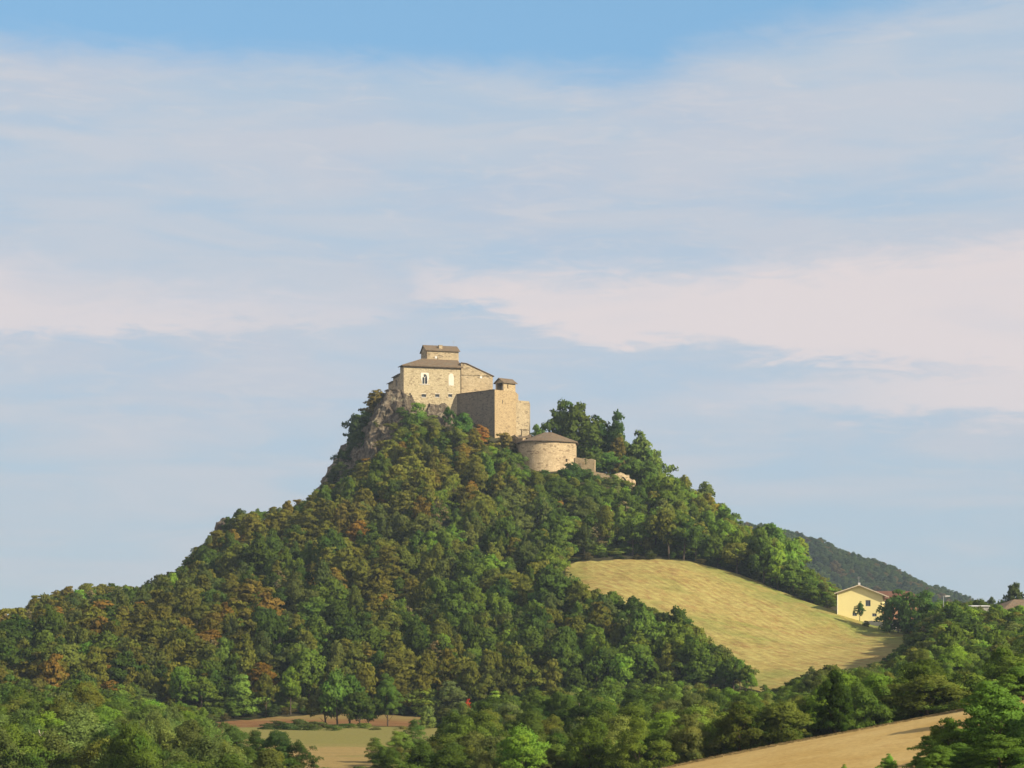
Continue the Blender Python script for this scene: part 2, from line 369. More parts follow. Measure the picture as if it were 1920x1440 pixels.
def soilf(t, out):
    co = objco(t)
    n = t.noise(t.scale3(co, (0.3, 1, 1)), 0.5, 6, 0.7); n2 = t.noise(co, 1.5, 6, 0.75)
    sep = t.new('ShaderNodeSeparateXYZ'); t.put(sep.inputs[0], co)
    col = t.mix(t.ramp(n, 0.35, 0.65), rgb(0.215, 0.105, 0.045), rgb(0.30, 0.18, 0.078))
    fw = t.new('ShaderNodeTexWave', bands_direction='Y'); t.put(fw.inputs['Vector'], co); fw.inputs['Scale'].default_value = 0.22; fw.inputs['Distortion'].default_value = 1.5; fw.inputs['Detail'].default_value = 3
    col = t.mix(t.math('MULTIPLY', fw.outputs['Fac'], 0.55), col, rgb(0.15, 0.075, 0.035))
    verge = t.ramp(t.math('ADD', sep.outputs[1], t.math('MULTIPLY', n, 16.0)), 450.0, 460.0)
    col = t.mix(verge, col, t.mix(n2, rgb(0.20, 0.16, 0.06), rgb(0.30, 0.22, 0.09)))
    principled(t, out, col, 1.0, t.math('ADD', n2, n), 1.0, 0.3, 0.05)
M['soil'] = mat('ploughed_soil', soilf)
def barkf(t, out):
    co = objco(t); n = t.noise(t.scale3(co, (1, 1, 0.3)), 3.0, 5, 0.7)
    principled(t, out, t.mix(n, rgb(0.05, 0.038, 0.028), rgb(0.13, 0.105, 0.08)), 0.95, n, 0.7, 0.05, 0.05)
M['bark'] = mat('bark', barkf)
M['dead'] = plain('bleached_dead_wood', (0.34, 0.29, 0.23), 0.9, 0.25, 2.0)
def leaff(t, out):
    at = t.new('ShaderNodeAttribute', attribute_type='INSTANCER', attribute_name='tint')
    lf = t.new('ShaderNodeAttribute', attribute_type='GEOMETRY', attribute_name='leafvar')
    co = objco(t)
    n = t.noise(co, 0.30, 3, 0.6)
    k = t.math('ADD', t.ramp(lf.outputs['Fac'], 0.0, 1.0, 0.62, 1.38, False), t.ramp(n, 0.3, 0.7, -0.12, 0.12))
    kk = t.new('ShaderNodeCombineXYZ')
    for i in range(3): t.put(kk.inputs[i], k)
    col = t.mix(1.0, at.outputs['Color'], kk.outputs[0], 'MULTIPLY')
    info = t.new('ShaderNodeObjectInfo')
    co2 = t.new('ShaderNodeVectorMath', operation='ADD'); t.put(co2.inputs[0], co); sc_ = t.new('ShaderNodeCombineXYZ'); t.put(sc_.inputs[0], t.math('MULTIPLY', info.outputs['Random'], 60.0)); t.l.new(sc_.outputs[0], co2.inputs[1])
    np_ = t.noise(co2.outputs[0], 0.22, 3, 0.6)
    col = t.mix(t.ramp(np_, 0.54, 0.72, 0.0, 0.6), col, t.mix(1.0, col, rgb(1.28, 1.06, 0.8), 'MULTIPLY'))
    col = t.mix(t.ramp(np_, 0.46, 0.30, 0.0, 0.75), col, t.mix(1.0, col, rgb(0.62, 0.92, 0.9), 'MULTIPLY'))
    d = t.new('ShaderNodeBsdfDiffuse'); t.put(d.inputs['Color'], col)
    tr = t.new('ShaderNodeBsdfTranslucent'); t.put(tr.inputs['Color'], t.mix(1.0, col, rgb(1.15, 1.25, 0.6), 'MULTIPLY'))
    ge = t.new('ShaderNodeNewGeometry'); sg_ = t.math('MULTIPLY_ADD', ge.outputs['Backfacing'], -2.0, 1.0)
    nn_ = t.new('ShaderNodeVectorMath', operation='SCALE'); t.l.new(ge.outputs['Normal'], nn_.inputs[0]); t.l.new(sg_, nn_.inputs['Scale'])
    t.l.new(nn_.outputs[0], d.inputs['Normal'])
    mx = t.new('ShaderNodeMixShader'); mx.inputs[0].default_value = 0.26
    t.l.new(d.outputs[0], mx.inputs[1]); t.l.new(tr.outputs[0], mx.inputs[2]); t.l.new(mx.outputs[0], out.inputs['Surface'])
M['leaf'] = mat('foliage', leaff)

def bladef(t, out):
    at = t.new('ShaderNodeAttribute', attribute_type='INSTANCER', attribute_name='tint')
    d = t.new('ShaderNodeBsdfDiffuse'); t.l.new(at.outputs['Color'], d.inputs['Color']); d.inputs['Normal'].default_value = (0.25, -0.2, 0.94)
    nv = t.new('ShaderNodeCombineXYZ'); nv.inputs[0].default_value = .25; nv.inputs[1].default_value = -.2; nv.inputs[2].default_value = .94; t.l.new(nv.outputs[0], d.inputs['Normal'])
    tr = t.new('ShaderNodeBsdfTranslucent'); t.l.new(at.outputs['Color'], tr.inputs['Color']); ad = t.new('ShaderNodeMixShader'); ad.inputs[0].default_value = .5
    t.l.new(d.outputs[0], ad.inputs[1]); t.l.new(tr.outputs[0], ad.inputs[2]); t.l.new(ad.outputs[0], out.inputs['Surface'])
M['blade'] = mat('dry_grass_blade', bladef)

# ------------------------------------------------------------------ terrain
CP = []      # (X, Y, z)
def cp(px, py, Y): p = P(px, py, Y); CP.append((p.x, p.y, p.z))
def cw(X, Y, z): CP.append((X, Y, z))
# near ground and the dry knoll
for X in (-60, 0, 60): cw(X, -30, -1.8)
for X in (-40, 0, 40): cw(X, 60, -6.5)
cw(-50, 130, -13); cw(-10, 130, -11.5); cw(0, 185, -15.0)
cp(1300, 1438, 178); cp(1500, 1397, 180); cp(1650, 1369, 182); cp(1820, 1334, 184); cp(1960, 1305, 186)
cp(1500, 1460, 150); cp(1700, 1440, 146); cp(1900, 1400, 146); cw(38, 110, -7.6); cw(60, 110, -6.5)
cp(1500, 1440, 225); cp(1700, 1410, 225); cp(1900, 1380, 228); cw(85, 200, -4)
# valley floor
for Y in (250, 300, 350, 400, 450):
    for px in (-100, 200, 500, 800, 1050): X = (px - 960) / S * Y; cw(X, Y, -17.5 - (0.8 if Y < 300 else 0))
cp(1300, 1410, 300); cp(1500, 1375, 320); cp(1750, 1320, 330); cp(1950, 1290, 340)
# right-hand wooded rise
cp(1300, 1335, 400); cp(1500, 1312, 425); cp(1650, 1275, 450); cp(1750, 1235, 450); cp(1920, 1225, 430); cp(1850, 1200, 500); cp(2000, 1190, 520); cp(1750, 1195, 520)
# wooded slope under the castle (profile by depth)
prof = [(520, 1210), (580, 1085), (630, 965), (668, 868)]
for px in (650, 800, 950):
    for Y, py in (prof if px > 700 else [(520, 1212), (580, 1100), (630, 1000), (660, 952)]): cp(px, py, Y)
cp(450, 1215, 520); cp(450, 1130, 580); cp(450, 1050, 630); cp(425, 1000, 662)
cp(250, 1230, 520); cp(250, 1175, 580); cp(280, 1130, 630); cp(330, 1085, 660); cp(200, 1140, 650)
cp(50, 1245, 520); cp(50, 1215, 580); cp(20, 1192, 630); cp(-150, 1240, 560); cp(-150, 1215, 630)
cp(560, 980, 668); cp(610, 955, 682); cp(600, 1010, 705); cp(650, 960, 712); cp(655, 915, 682)
# summit
cp(705, 905, 684); cp(650, 945, 690); cp(620, 965, 692); cp(680, 925, 692); cw(-40, 710, 70); cw(-30, 712, 80); cw(-20, 712, 80); cw(-5, 712, 80); cp(925, 825, 690); cp(850, 805, 694); cp(780, 825, 690); cw(5, 706, 72)
cp(985, 895, 664); cp(1050, 893, 664); cp(1115, 893, 668); cp(1185, 910, 672); cp(1030, 855, 690)
cp(1100, 880, 690); cp(1250, 945, 682); cp(1375, 1018, 670); cp(1500, 1088, 642); cp(1575, 1128, 605); cp(1450, 1062, 655)
cp(1000, 1000, 620); cp(1100, 990, 630); cp(1250, 1010, 630); cp(1000, 1100, 570)
# hay field and the house terrace
cp(1100, 1056, 592); cp(1200, 1054, 594); cp(1290, 1057, 592); cp(1400, 1083, 586); cp(1480, 1117, 575); cp(1569, 1151, 552); cp(1640, 1172, 548); cp(1700, 1190, 532)
cp(1640, 1236, 480); cp(1450, 1290, 448); cp(1300, 1200, 505); cp(1150, 1112, 548); cp(1450, 1200, 510); cp(1350, 1120, 555); cp(1550, 1190, 525); cp(1200, 1200, 500); cp(1100, 1240, 490)
cw(100, 575, 6.5); cw(125, 560, 3.0); cw(118, 590, 6); cw(140, 620, 2)
# back of the hill
for X, z in ((-150, -8), (-100, 20), (-60, 38), (-20, 62), (20, 52), (60, 32), (100, 8)): cw(X, 745, z)
for X in (-160, -80, 0, 80, 150): cw(X, 850, -12 + (15 if abs(X) < 90 else 0))
for X in (-300, -150, 0, 150, 300): cw(X, 1000, -28)
for Y in (100, 300, 500, 700): cw(-300, Y, -22); cw(300, Y, -16)
CP = np.array(CP)
def tps_fit(cp, lam=2.0):
    n = len(cp); d = np.linalg.norm(cp[:, None, :2] - cp[None, :, :2], axis=2) / 100.0
    K = np.where(d > 0, d * d * np.log(d + 1e-9), 0.0) + np.eye(n) * lam * 1e-3
    Pm = np.hstack([np.ones((n, 1)), cp[:, :2] / 100.0]); A = np.zeros((n + 3, n + 3)); A[:n, :n] = K; A[:n, n:] = Pm; A[n:, :n] = Pm.T
    return np.linalg.solve(A, np.concatenate([cp[:, 2], np.zeros(3)]))
TW = tps_fit(CP)
def Hgt(X, Y):
    X = np.asarray(X, float); Y = np.asarray(Y, float); sh = X.shape; x = X.ravel(); y = Y.ravel(); out = np.empty(len(x))
    for i in range(0, len(x), 8192):
        xs, ys = x[i:i + 8192], y[i:i + 8192]
        d = np.hypot(xs[:, None] - CP[None, :, 0], ys[:, None] - CP[None, :, 1]) / 100.0
        K = np.where(d > 0, d * d * np.log(d + 1e-9), 0.0)
        out[i:i + 8192] = K @ TW[:-3] + TW[-3] + TW[-2] * xs / 100.0 + TW[-1] * ys / 100.0
    far = np.maximum(np.maximum(np.abs(x) - 230, y - 830), -y - 10) / 120.0
    k = np.clip(far, 0, 1); k = k * k * (3 - 2 * k)
    out = out * (1 - k) + (-27.0) * k
    out += 0.35 * np.sin(x * 0.083 + 1.3) * np.sin(y * 0.071) * (1 - k)
    return out.reshape(sh)
def h1(X, Y): return float(Hgt(np.array([X]), np.array([Y]))[0])

xs = np.concatenate([np.linspace(-9000, -400, 12)[:-1], np.arange(-400, 400.1, 4.0), np.linspace(400, 9000, 12)[1:]])
ys = np.concatenate([np.linspace(-3000, -140, 6)[:-1], np.arange(-140, 1000.1, 4.0), np.linspace(1000, 15000, 12)[1:]])
GX, GY = np.meshgrid(xs, ys); GZ = Hgt(GX, GY)
def grid_mesh(name, GX, GY, GZ, m):
    ny, nx = GX.shape
    me = bpy.data.meshes.new(name); v = np.stack([GX.ravel(), GY.ravel(), GZ.ravel()], 1)
    i = np.arange(ny * nx).reshape(ny, nx)
    f = np.stack([i[:-1, :-1].ravel(), i[:-1, 1:].ravel(), i[1:, 1:].ravel(), i[1:, :-1].ravel()], 1)
    me.from_pydata(v.tolist(), [], f.tolist()); me.polygons.foreach_set('use_smooth', [True] * len(me.polygons)); me.materials.append(m); me.update()
    o = bpy.data.objects.new(name, me); COL.objects.link(o); return o
tag(grid_mesh('ground', GX, GY, GZ, M['ground']), 'dark leaf-littered ground of the wooded castle hill and valley', 'ground', kind='structure')

FIELDS = {}
def field(name, label, lo, hi, m, n=90, k=60, up=0.10):
    """strip of land between a near and a far edge, both given as (px, Y)"""
    lo = np.array([XY(*p) for p in lo]); hi = np.array([XY(*p) for p in hi])
    def res(pl):
        d = np.concatenate([[0], np.cumsum(np.linalg.norm(np.diff(pl, axis=0), axis=1))]); s = np.linspace(0, d[-1], n)
        return np.stack([np.interp(s, d, pl[:, 0]), np.interp(s, d, pl[:, 1])], 1)
    a, b = res(lo), res(hi); w = np.linspace(0, 1, k)[:, None, None]
    g = a[None] * (1 - w) + b[None] * w
    jit = np.sin(np.arange(n) * 1.7) * 0.5 + np.sin(np.arange(n) * 0.61 + 1) * 0.6
    g[0, :, 1] += jit; g[-1, :, 1] += jit[::-1]
    o = grid_mesh(name, g[..., 0], g[..., 1], Hgt(g[..., 0], g[..., 1]) + up, m)
    FIELDS[name] = np.concatenate([a, b[::-1]])
    return tag(o, label, 'field', kind='structure')
field('hay_field', 'straw-yellow mown hay field on the shoulder of the hill below the house',
      [(1060, 535), (1200, 512), (1290, 488), (1370, 462), (1440, 440), (1560, 440), (1660, 462), (1725, 500)],
      [(1060, 592), (1100, 594), (1200, 596), (1290, 595), (1400, 588), (1480, 577), (1560, 560), (1640, 549), (1700, 537), (1725, 525)], M['hay'], 120, 90)
field('ploughed_strip', 'reddish ploughed strip of soil along the foot of the wooded slope',
      [(400, 405), (520, 408), (650, 412), (800, 415), (980, 418)], [(400, 440), (520, 452), (650, 458), (800, 452), (980, 448)], M['soil'], 80, 24)
field('meadow', 'pale green and straw cut meadow in the valley floor',
      [(330, 285), (520, 282), (650, 280), (780, 285), (900, 292)], [(400, 404), (520, 406), (650, 408), (800, 405), (960, 398)], M['meadow'], 80, 40)
field('dry_grass_slope', 'golden dry grass on the near knoll in the lower corner',
      [(1150, 120), (1500, 118), (1900, 118), (2150, 118)], [(1230, 178), (1400, 181), (1600, 184), (1820, 188), (2050, 192)], M['dry'], 90, 60, 0.45)
field('pasture', 'small patch of pale dry pasture behind the willows',
      [(-60, 330), (40, 330), (130, 333)], [(-60, 350), (40, 352), (130, 350)], M['hay'], 30, 10)

# distant wooded hill
fx = np.linspace(-350, 1100, 120); fy = np.linspace(1450, 2600, 80); FX, FY = np.meshgrid(fx, fy)
ridge_px = [(700, 1260), (1050, 1150), (1250, 1010), (1385, 985), (1470, 1000), (1540, 1020), (1600, 1045), (1680, 1065), (1740, 1098), (1800, 1114), (1845, 1138), (1920, 1190), (2300, 1260)]
rx = [(p - 960) / S * 1900 for p, q in ridge_px]; rz = [(HZ - q) / S * 1900 - 7 for p, q in ridge_px]
def far_h(X, Y):
    top = np.interp(X + 12 * np.sin(Y * 0.011), rx, rz)
    k = np.clip(1 - np.abs(Y - 1900) / 420.0, 0, 1); k = k * k * (3 - 2 * k)
    return -45 + (top + 45) * k + 3.0 * np.sin(X * 0.03 + Y * 0.02) * k * (Y < 1890)
far_hill = tag(grid_mesh('far_hill', FX, FY, far_h(FX, FY), M['ground']), 'distant blue-green wooded hill behind the yellow house', 'hill', kind='structure')

# ------------------------------------------------------------------ castle palace
V3 = lambda xy, z: Vector((xy[0], xy[1], z))
def window(parent, pt, u0, u1, v0, v1, depth, label=None, frame=M['white'], bars=True, fw=0.09):
    """glazed window in an opening of wall_holes: pane (> frame)"""
    du = (pt(1, 0) - pt(0, 0)); 
    mb = MB(); d = depth - 0.10
    mb.face([pt(u0 + .004, v0 + .004, d), pt(u1 - .004, v0 + .004, d), pt(u1 - .004, v1 - .004, d), pt(u0 + .004, v1 - .004, d)])
    w = mb.build('window', M['glass'], parent, weld=False)
    fb = MB()
    def bar(a, b, c, e):
        q = [pt(a, c, d - .05), pt(b, c, d - .05), pt(b, e, d - .05), pt(a, e, d - .05)]; r = [p + (pt(0, 0, .06) - pt(0, 0, 0)) for p in q]
        fb.face(q); fb.face(r[::-1])
        for i in range(4): j = (i + 1) % 4; fb.face([q[j], q[i], r[i], r[j]])
    bar(u0, u1, v0, v0 + fw); bar(u0, u1, v1 - fw, v1); bar(u0, u0 + fw, v0 + fw, v1 - fw); bar(u1 - fw, u1, v0 + fw, v1 - fw)
    if bars: m = (u0 + u1) / 2; bar(m - fw * .4, m + fw * .4, v0 + fw, v1 - fw)
    fb.build('frame', frame, w)
    if label: w['label'] = label
    return w

A = XY(757, 700); DU = Vector((0.958, 0.287, 0)).normalized(); DW = Vector((-DU.y, DU.x, 0))
B = (A[0] + DU.x * 10, A[1] + DU.y * 10)
f = lambda px, py: on_plane(px, py, A, B)
W = lambda u, w, z: Vector((A[0], A[1], 0)) + DU * u + DW * w + Vector((0, 0, z))
XYW = lambda u, w: (W(u, w, 0).x, W(u, w, 0).y)
pal = empty('castle_palace', (*A, 74.0)); tag(pal, 'ochre stone castle palace with arched window and tiled roofs on the summit', 'castle')
U1 = f(865, 700)[0]; ZE = f(757, 684)[1]; ZB = 72.0
zt = lambda px, py: f(px, py)[1]
# facade openings
ga = (f(791.5, 719)[0], f(801.5, 719)[0], zt(796, 720), zt(796, 701))
small = [(f(a, 740)[0], f(b, 740)[0], zt((a + b) / 2, 744.5), zt((a + b) / 2, 739)) for a, b in ((790.5, 799), (816, 824), (840.5, 848))]
tiny = (f(767.5, 740)[0], f(770.5, 740)[0], zt(769, 741), zt(769, 737))
mb = MB(); DEP = 5.3
pt, _, _ = wall_holes(mb, XYW(0, 0), XYW(U1, 0), ZB, ZE, [ga, *small, tiny], 0.55)
mb.face([W(0, 0, ZB), W(0, 0, ZE), W(0, DEP, ZE), W(0, DEP, ZB)])
mb.face([W(U1, 0, ZB), W(U1, DEP + 8, ZB), W(U1, DEP + 8, ZE), W(U1, 0, ZE)])
mb.face([W(0, DEP, ZB), W(0, DEP, ZE), W(U1, DEP + .02, ZE), W(U1, DEP + .02, ZB)])
mb.build('wall', M['stone'], pal, weld=False)
# arched window: stone surround, tracery, panes
uc = (ga[0] + ga[1]) / 2; hw = (ga[1] - ga[0]) / 2
def arch(hw, v0, v1, n=10):
    """pointed arch outline, counter-clockwise from the lower left"""
    sp = v1 - hw * 1.5; pts = [(-hw, v0), (hw, v0), (hw, sp)]
    for k in range(1, n): t = k / n; a = t * math.pi / 2; pts.append((hw * (math.cos(a)) ** 0.9, sp + (v1 - sp) * math.sin(a) ** 1.15))
    pts.append((0, v1))
    for k in range(n - 1, 0, -1): t = k / n; a = t * math.pi / 2; pts.append((-hw * (math.cos(a)) ** 0.9, sp + (v1 - sp) * math.sin(a) ** 1.15))
    pts.append((-hw, sp)); return pts
def ring(mb, outer, inner, d0, d1, uc):
    n = len(outer)
    for i in range(n):
        j = (i + 1) % n; o0, o1, i0, i1 = outer[i], outer[j], inner[i], inner[j]
        q = lambda p, d: pt(uc + p[0], p[1], d)
        mb.face([q(o0, d0), q(o1, d0), q(i1, d0), q(i0, d0)]); mb.face([q(i0, d0), q(i1, d0), q(i1, d1), q(i0, d1)]); mb.face([q(o1, d0), q(o0, d0), q(o0, d1), q(o1, d1)])
inn = arch(hw * 0.93, ga[2] + .05, ga[3] - .1)
def to_rect(p, w, v0, v1):           # matching outline point on a rectangle
    x, y = p; cx, cy = 0, (v0 + v1) / 2; dx, dy = x - cx, y - cy; s = min(w / abs(dx) if abs(dx) > 1e-6 else 9e9, ((v1 - v0) / 2) / abs(dy) if abs(dy) > 1e-6 else 9e9); return (cx + dx * s, cy + dy * s)
gw = empty('arched_window', (0, 0, 0)); gw.parent = pal; gw['label'] = 'pointed gothic window with pale stone surround and tracery'
mb = MB(); ring(mb, [to_rect(p, hw * 1.5, ga[2] - .05, ga[3] + .4) for p in inn], inn, -0.07, 0.42, uc); mb.build('surround', M['plaster_white'], gw)
mb = MB(); mb.box(pt(uc, ga[2] - .14, -0.05), DU, hw * 1.9, 0.14, 0.09); mb.build('sill', M['plaster_white'], gw)
for s in (-1, 1):
    mb = MB(); c = uc + s * hw * .46; ap = arch(hw * .40, ga[2] + .1, ga[3] - 1.05)
    mb.face([pt(c + p[0], p[1], 0.36) for p in ap]); mb.build('pane', M['glass'], gw, weld=False)
mb = MB(); mb.face([pt(uc + math.cos(a) * hw * .3, ga[3] - .72 + math.sin(a) * hw * .36, 0.36) for a in np.linspace(0, 2 * math.pi, 13)[:-1]]); mb.build('pane', M['glass'], gw, weld=False)
mb = MB()
back = [(uc - hw, ga[2]), (uc + hw, ga[2]), (uc + hw, ga[3]), (uc - hw, ga[3])]
mb.face([pt(a, b, 0.40) for a, b in back])
mb.box(pt(uc, (ga[2] + ga[3] - 1.3) / 2, 0.25), DU, 0.07, 0.09, (ga[3] - ga[2] - 1.3) / 2); mb.build('tracery', M['plaster_white'], gw, weld=False)
# walled-up pale window
c2, zt2 = f(846, 712); w2 = 0.95
ap = arch(w2, zt(846, 723), zt(846, 700))
mb = MB(); q0 = [pt(c2 + p[0], p[1], -0.03) for p in ap]; mb.face(q0)
for i in range(len(q0)): j = (i + 1) % len(q0); mb.face([q0[j], q0[i], q0[i] + DW * .05, q0[j] + DW * .05])
mb.build('blocked_window', M['plaster_white'], pal)['label'] = 'pale plastered blocked window'
for h in small:
    w_ = window(pal, pt, *h, 0.55, bars=False)
    mb = MB(); mb.box(pt((h[0] + h[1]) / 2, h[2] - .09, 0.0), DU, (h[1] - h[0]) / 2 + .1, 0.16, 0.08); mb.build('sill', M['plaster_white'], w_)
    mb = MB(); mb.box(pt((h[0] + h[1]) / 2, h[3] + .10, 0.0), DU, (h[1] - h[0]) / 2 + .12, 0.05, 0.09); mb.build('lintel', M['plaster_white'], w_)
window(pal, pt, *tiny, 0.55, bars=False, frame=M['wood'])
# lean-to roof of the front range, hipped at its near-left end
OV = 0.75
Tb = 7.0; ub0 = f(799, 690)[0] + 1.0; ub1 = f(860, 690)[0] - 1.6
ZR = ZE + 3.5
mb = MB()
e0, e1 = W(-OV, -OV, ZE - .05), W(U1 + .5, -OV, ZE - .05)
t0, t1 = W(ub0 - .6, Tb + .3, ZR), W(U1 + .5, Tb + .3, ZR)
eb = W(-OV, DEP + .2, ZE - .05)
mb.slab([e0, e1, t1, t0], 0.28); mb.slab([e0, t0, W(ub0 - .6, DEP + 2.0, ZR), eb], 0.28)
mb.build('roof', M['roof_old'], pal, weld=False)
mb = MB(); mb.box((e0 + e1) / 2 + Vector((0, 0, -.36)) + DW * .06, DU, (e1 - e0).length / 2, 0.06, 0.09); mb.build('eaves_gutter', M['wood'], pal)
# upper block
ZT = (HZ - 658) / S * (A[1] + Tb + 5); ZRT = ZT + 2.1; TD = 7.8
uW = on_plane(799.5, 660, XYW(0, Tb), XYW(10, Tb))[0]; uE = on_plane(860, 660, XYW(0, Tb), XYW(10, Tb))[0]
ptw = lambda u, v, d=0.0: W(u, Tb + d, v)
hs = on_plane(815.2, 672.5, XYW(0, Tb), XYW(10, Tb)); he = on_plane(819.8, 667.5, XYW(0, Tb), XYW(10, Tb))
mb = MB(); pt2, _, _ = wall_holes(mb, XYW(uW, Tb), XYW(uE, Tb), ZR - 3, ZT, [(hs[0] - uW, he[0] - uW, hs[1], he[1])], 0.4)
mb.face([W(uW, Tb, ZR - 3), W(uW, Tb, ZT), W(uW, Tb + TD / 2, ZRT), W(uW, Tb + TD, ZT), W(uW, Tb + TD, ZR - 3)])
mb.face([W(uE, Tb, ZR - 3), W(uE, Tb + TD, ZR - 3), W(uE, Tb + TD, ZT), W(uE, Tb + TD / 2, ZRT), W(uE, Tb, ZT)])
mb.face([W(uW, Tb + TD, ZR - 3), W(uW, Tb + TD, ZT), W(uE, Tb + TD, ZT), W(uE, Tb + TD, ZR - 3)])
mb.build('upper_wall', M['stone_wing'], pal, weld=False)
w_ = window(pal, pt2, hs[0] - uW, he[0] - uW, hs[1], he[1], 0.4, frame=M['white'])
mb = MB(); mb.box(pt2((hs[0] + he[0]) / 2 - uW, (hs[1] + he[1]) / 2, 0.05), DU, .30, .05, .38); mb.build('shutter', M['white'], w_)
mb = MB()
sl = (ZRT - ZT) / (TD / 2)
r0, r1 = W(uW - .4, Tb + TD / 2, ZRT + .2), W(uE + .45, Tb + TD / 2, ZRT + .2)
mb.slab([W(uW - .4, Tb - .5, ZT + .2 - sl * .5), W(uE + .45, Tb - .5, ZT + .2 - sl * .5), r1, r0], 0.2)
mb.slab([r0, r1, W(uE + .45, Tb + TD + .5, ZT + .2 - sl * .5), W(uW - .4, Tb + TD + .5, ZT + .2 - sl * .5)], 0.2)
ur = mb.build('upper_roof', M['roof_old'], pal, weld=False)
uch = on_plane(828, 655, XYW(0, Tb), XYW(10, Tb))[0]
mb = MB(); mb.box(W(uch, Tb + 1.7, ZT + 1.25), DU, 0.62, 0.5, 0.75); mb.box(W(uch, Tb + 1.7, ZT + 2.05), DU, 0.72, 0.6, 0.06); mb.build('chimney', M['stone_wing'], ur)
mb = MB(); up = on_plane(799.5, 660, XYW(0, Tb), XYW(10, Tb))[0] + .1
mb.tube([W(up, Tb - .12, ZR), W(up, Tb - .12, ZT)], 0.11, 6); mb.build('downpipe', M['wood'], pal)
mb = MB(); ua = on_plane(852, 645, XYW(0, Tb + 3), XYW(10, Tb + 3))[0]
mb.tube([W(ua, Tb + 3.9, ZRT), W(ua, Tb + 3.9, ZRT + 2.3)], 0.035, 5); mb.tube([W(ua - .5, Tb + 3.9, ZRT + 2.0), W(ua + .5, Tb + 3.9, ZRT + 2.0)], 0.03, 5); mb.tube([W(ua - .35, Tb + 3.9, ZRT + 1.7), W(ua + .35, Tb + 3.9, ZRT + 1.7)], 0.03, 5)
mb.build('antenna', M['grey_metal'], pal)
# left annexes stepping down behind the corner
def annexe(w0, w1, ztop, wins):
    mb = MB(); L0 = XYW(0.02, w1); L1 = XYW(0.02, w0); ln = w1 - w0
    ptA, d_, n_ = wall_holes(mb, L0, L1, 68.0, ztop, wins, 0.4)
    mb.face([W(0.02, w1, 68), W(0.02, w1, ztop), W(6, w1, ztop + 1.6), W(6, w1, 68)])
    mb.face([W(0.02, w0, 68), W(6, w0, 68), W(6, w0, ztop + 1.6), W(0.02, w0, ztop)])
    mb.face([W(6, w0, 68), W(6, w1, 68), W(6, w1, ztop + 1.6), W(6, w0, ztop + 1.6)])
    mb.build('annexe_wall', M['stone_wing'], pal, weld=False)
    for h in wins: window(pal, ptA, *h, 0.4, frame=M['white'])
    mb = MB(); mb.slab([W(-.6, w0 - .1, ztop + .05), W(6.2, w0 - .1, ztop + 1.85), W(6.2, w1 + .4, ztop + 1.85), W(-.6, w1 + .4, ztop + .05)], 0.22)
    mb.build('annexe_roof', M['roof_old'], pal, weld=False)
annexe(DEP + .03, 16.2, 93.1, [(4.2, 6.4, 89.3, 91.6)])
annexe(16.25, 23.5, 91.8, [(2.2, 3.8, 88.6, 90.0)])
# gabled wing in the facade line
Q0 = W(U1 + .03, 0.25, 0); Q1 = W(U1 + 10, 0.25, 0)
g = lambda px, py: on_plane(px, py, (Q0.x, Q0.y), (Q1.x, Q1.y))
tops = [(0.0, g(866, 680.5)[1]), (g(875, 682)[0], g(875, 682)[1]), (g(924, 705)[0], g(924, 705)[1])]
UL = tops[-1][0]; hw0, hz0 = g(900, 709.5); hw1, hz1 = g(904.2, 703.8)
E1 = W(U1 + .03 + UL, 0.25, 0); zl = tops[-1][1] - 0.3
mb = MB(); pt3, _, _ = wall_holes(mb, (Q0.x, Q0.y), (E1.x, E1.y), ZB, zl, [(hw0, hw1, hz0, hz1)], 0.4, tops=tops)
WD = 14.0
mb.face([E1 + Vector((0, 0, ZB)), E1 + DW * WD + Vector((0, 0, ZB)), E1 + DW * WD + Vector((0, 0, tops[-1][1])), E1 + Vector((0, 0, tops[-1][1]))])
mb.face([Q0 + Vector((0, 0, ZB)), Q0 + Vector((0, 0, tops[0][1])), Q0 + DW * WD + Vector((0, 0, tops[0][1])), Q0 + DW * WD + Vector((0, 0, ZB))])
mb.build('wing_wall', M['stone_wing'], pal, weld=False)
w_ = window(pal, pt3, hw0, hw1, hz0, hz1, 0.4); 
mb = MB(); mb.box(pt3((hw0 + hw1) / 2, (hz0 + hz1) / 2, 0.06), DU, (hw1 - hw0) / 2 - .05, .05, (hz1 - hz0) / 2 - .06); mb.build('shutter', M['white'], w_)
mb = MB()
for (ua_, za), (ub_, zb) in zip(tops[:-1], tops[1:]):
    ex = 0.5 if ub_ == UL else 0; s_ = (zb - za) / (ub_ - ua_)
    p0 = Q0 + DU * ua_ - DW * .35 + Vector((0, 0, za + .2)); p1 = Q0 + DU * (ub_ + ex) - DW * .35 + Vector((0, 0, zb + .2 + s_ * ex))
    mb.slab([p0, p1, p1 + DW * (WD + .6), p0 + DW * (WD + .6)], 0.2)
mb.build('wing_roof', M['roof_old'], pal, weld=False)
mb = MB(); mb.tube([W(U1 - .12, -.13, ZB + 10), W(U1 - .12, -.13, ZE - .3)], 0.10, 6); mb.build('downpipe', M['wood'], pal)
# little brick turret stub on the cliff edge
st = empty('lookout_stub', (*XYW(-1.2, 15.0), 82)); tag(st, 'small brick lookout stub on the cliff edge below the annexes', 'turret')
mb = MB(); p = XYW(-1.5, 13.0); 
for k in range(2): pass
mb.box(Vector((*p, 85.0)), DU, 1.5, 1.9, 3.0); mb.build('wall', M['stone_wing'], st)
mb = MB(); mb.box(Vector((*p, 88.1)), DU, 1.9, 2.3, 0.14); mb.build('roof', M['roof_old'], st)

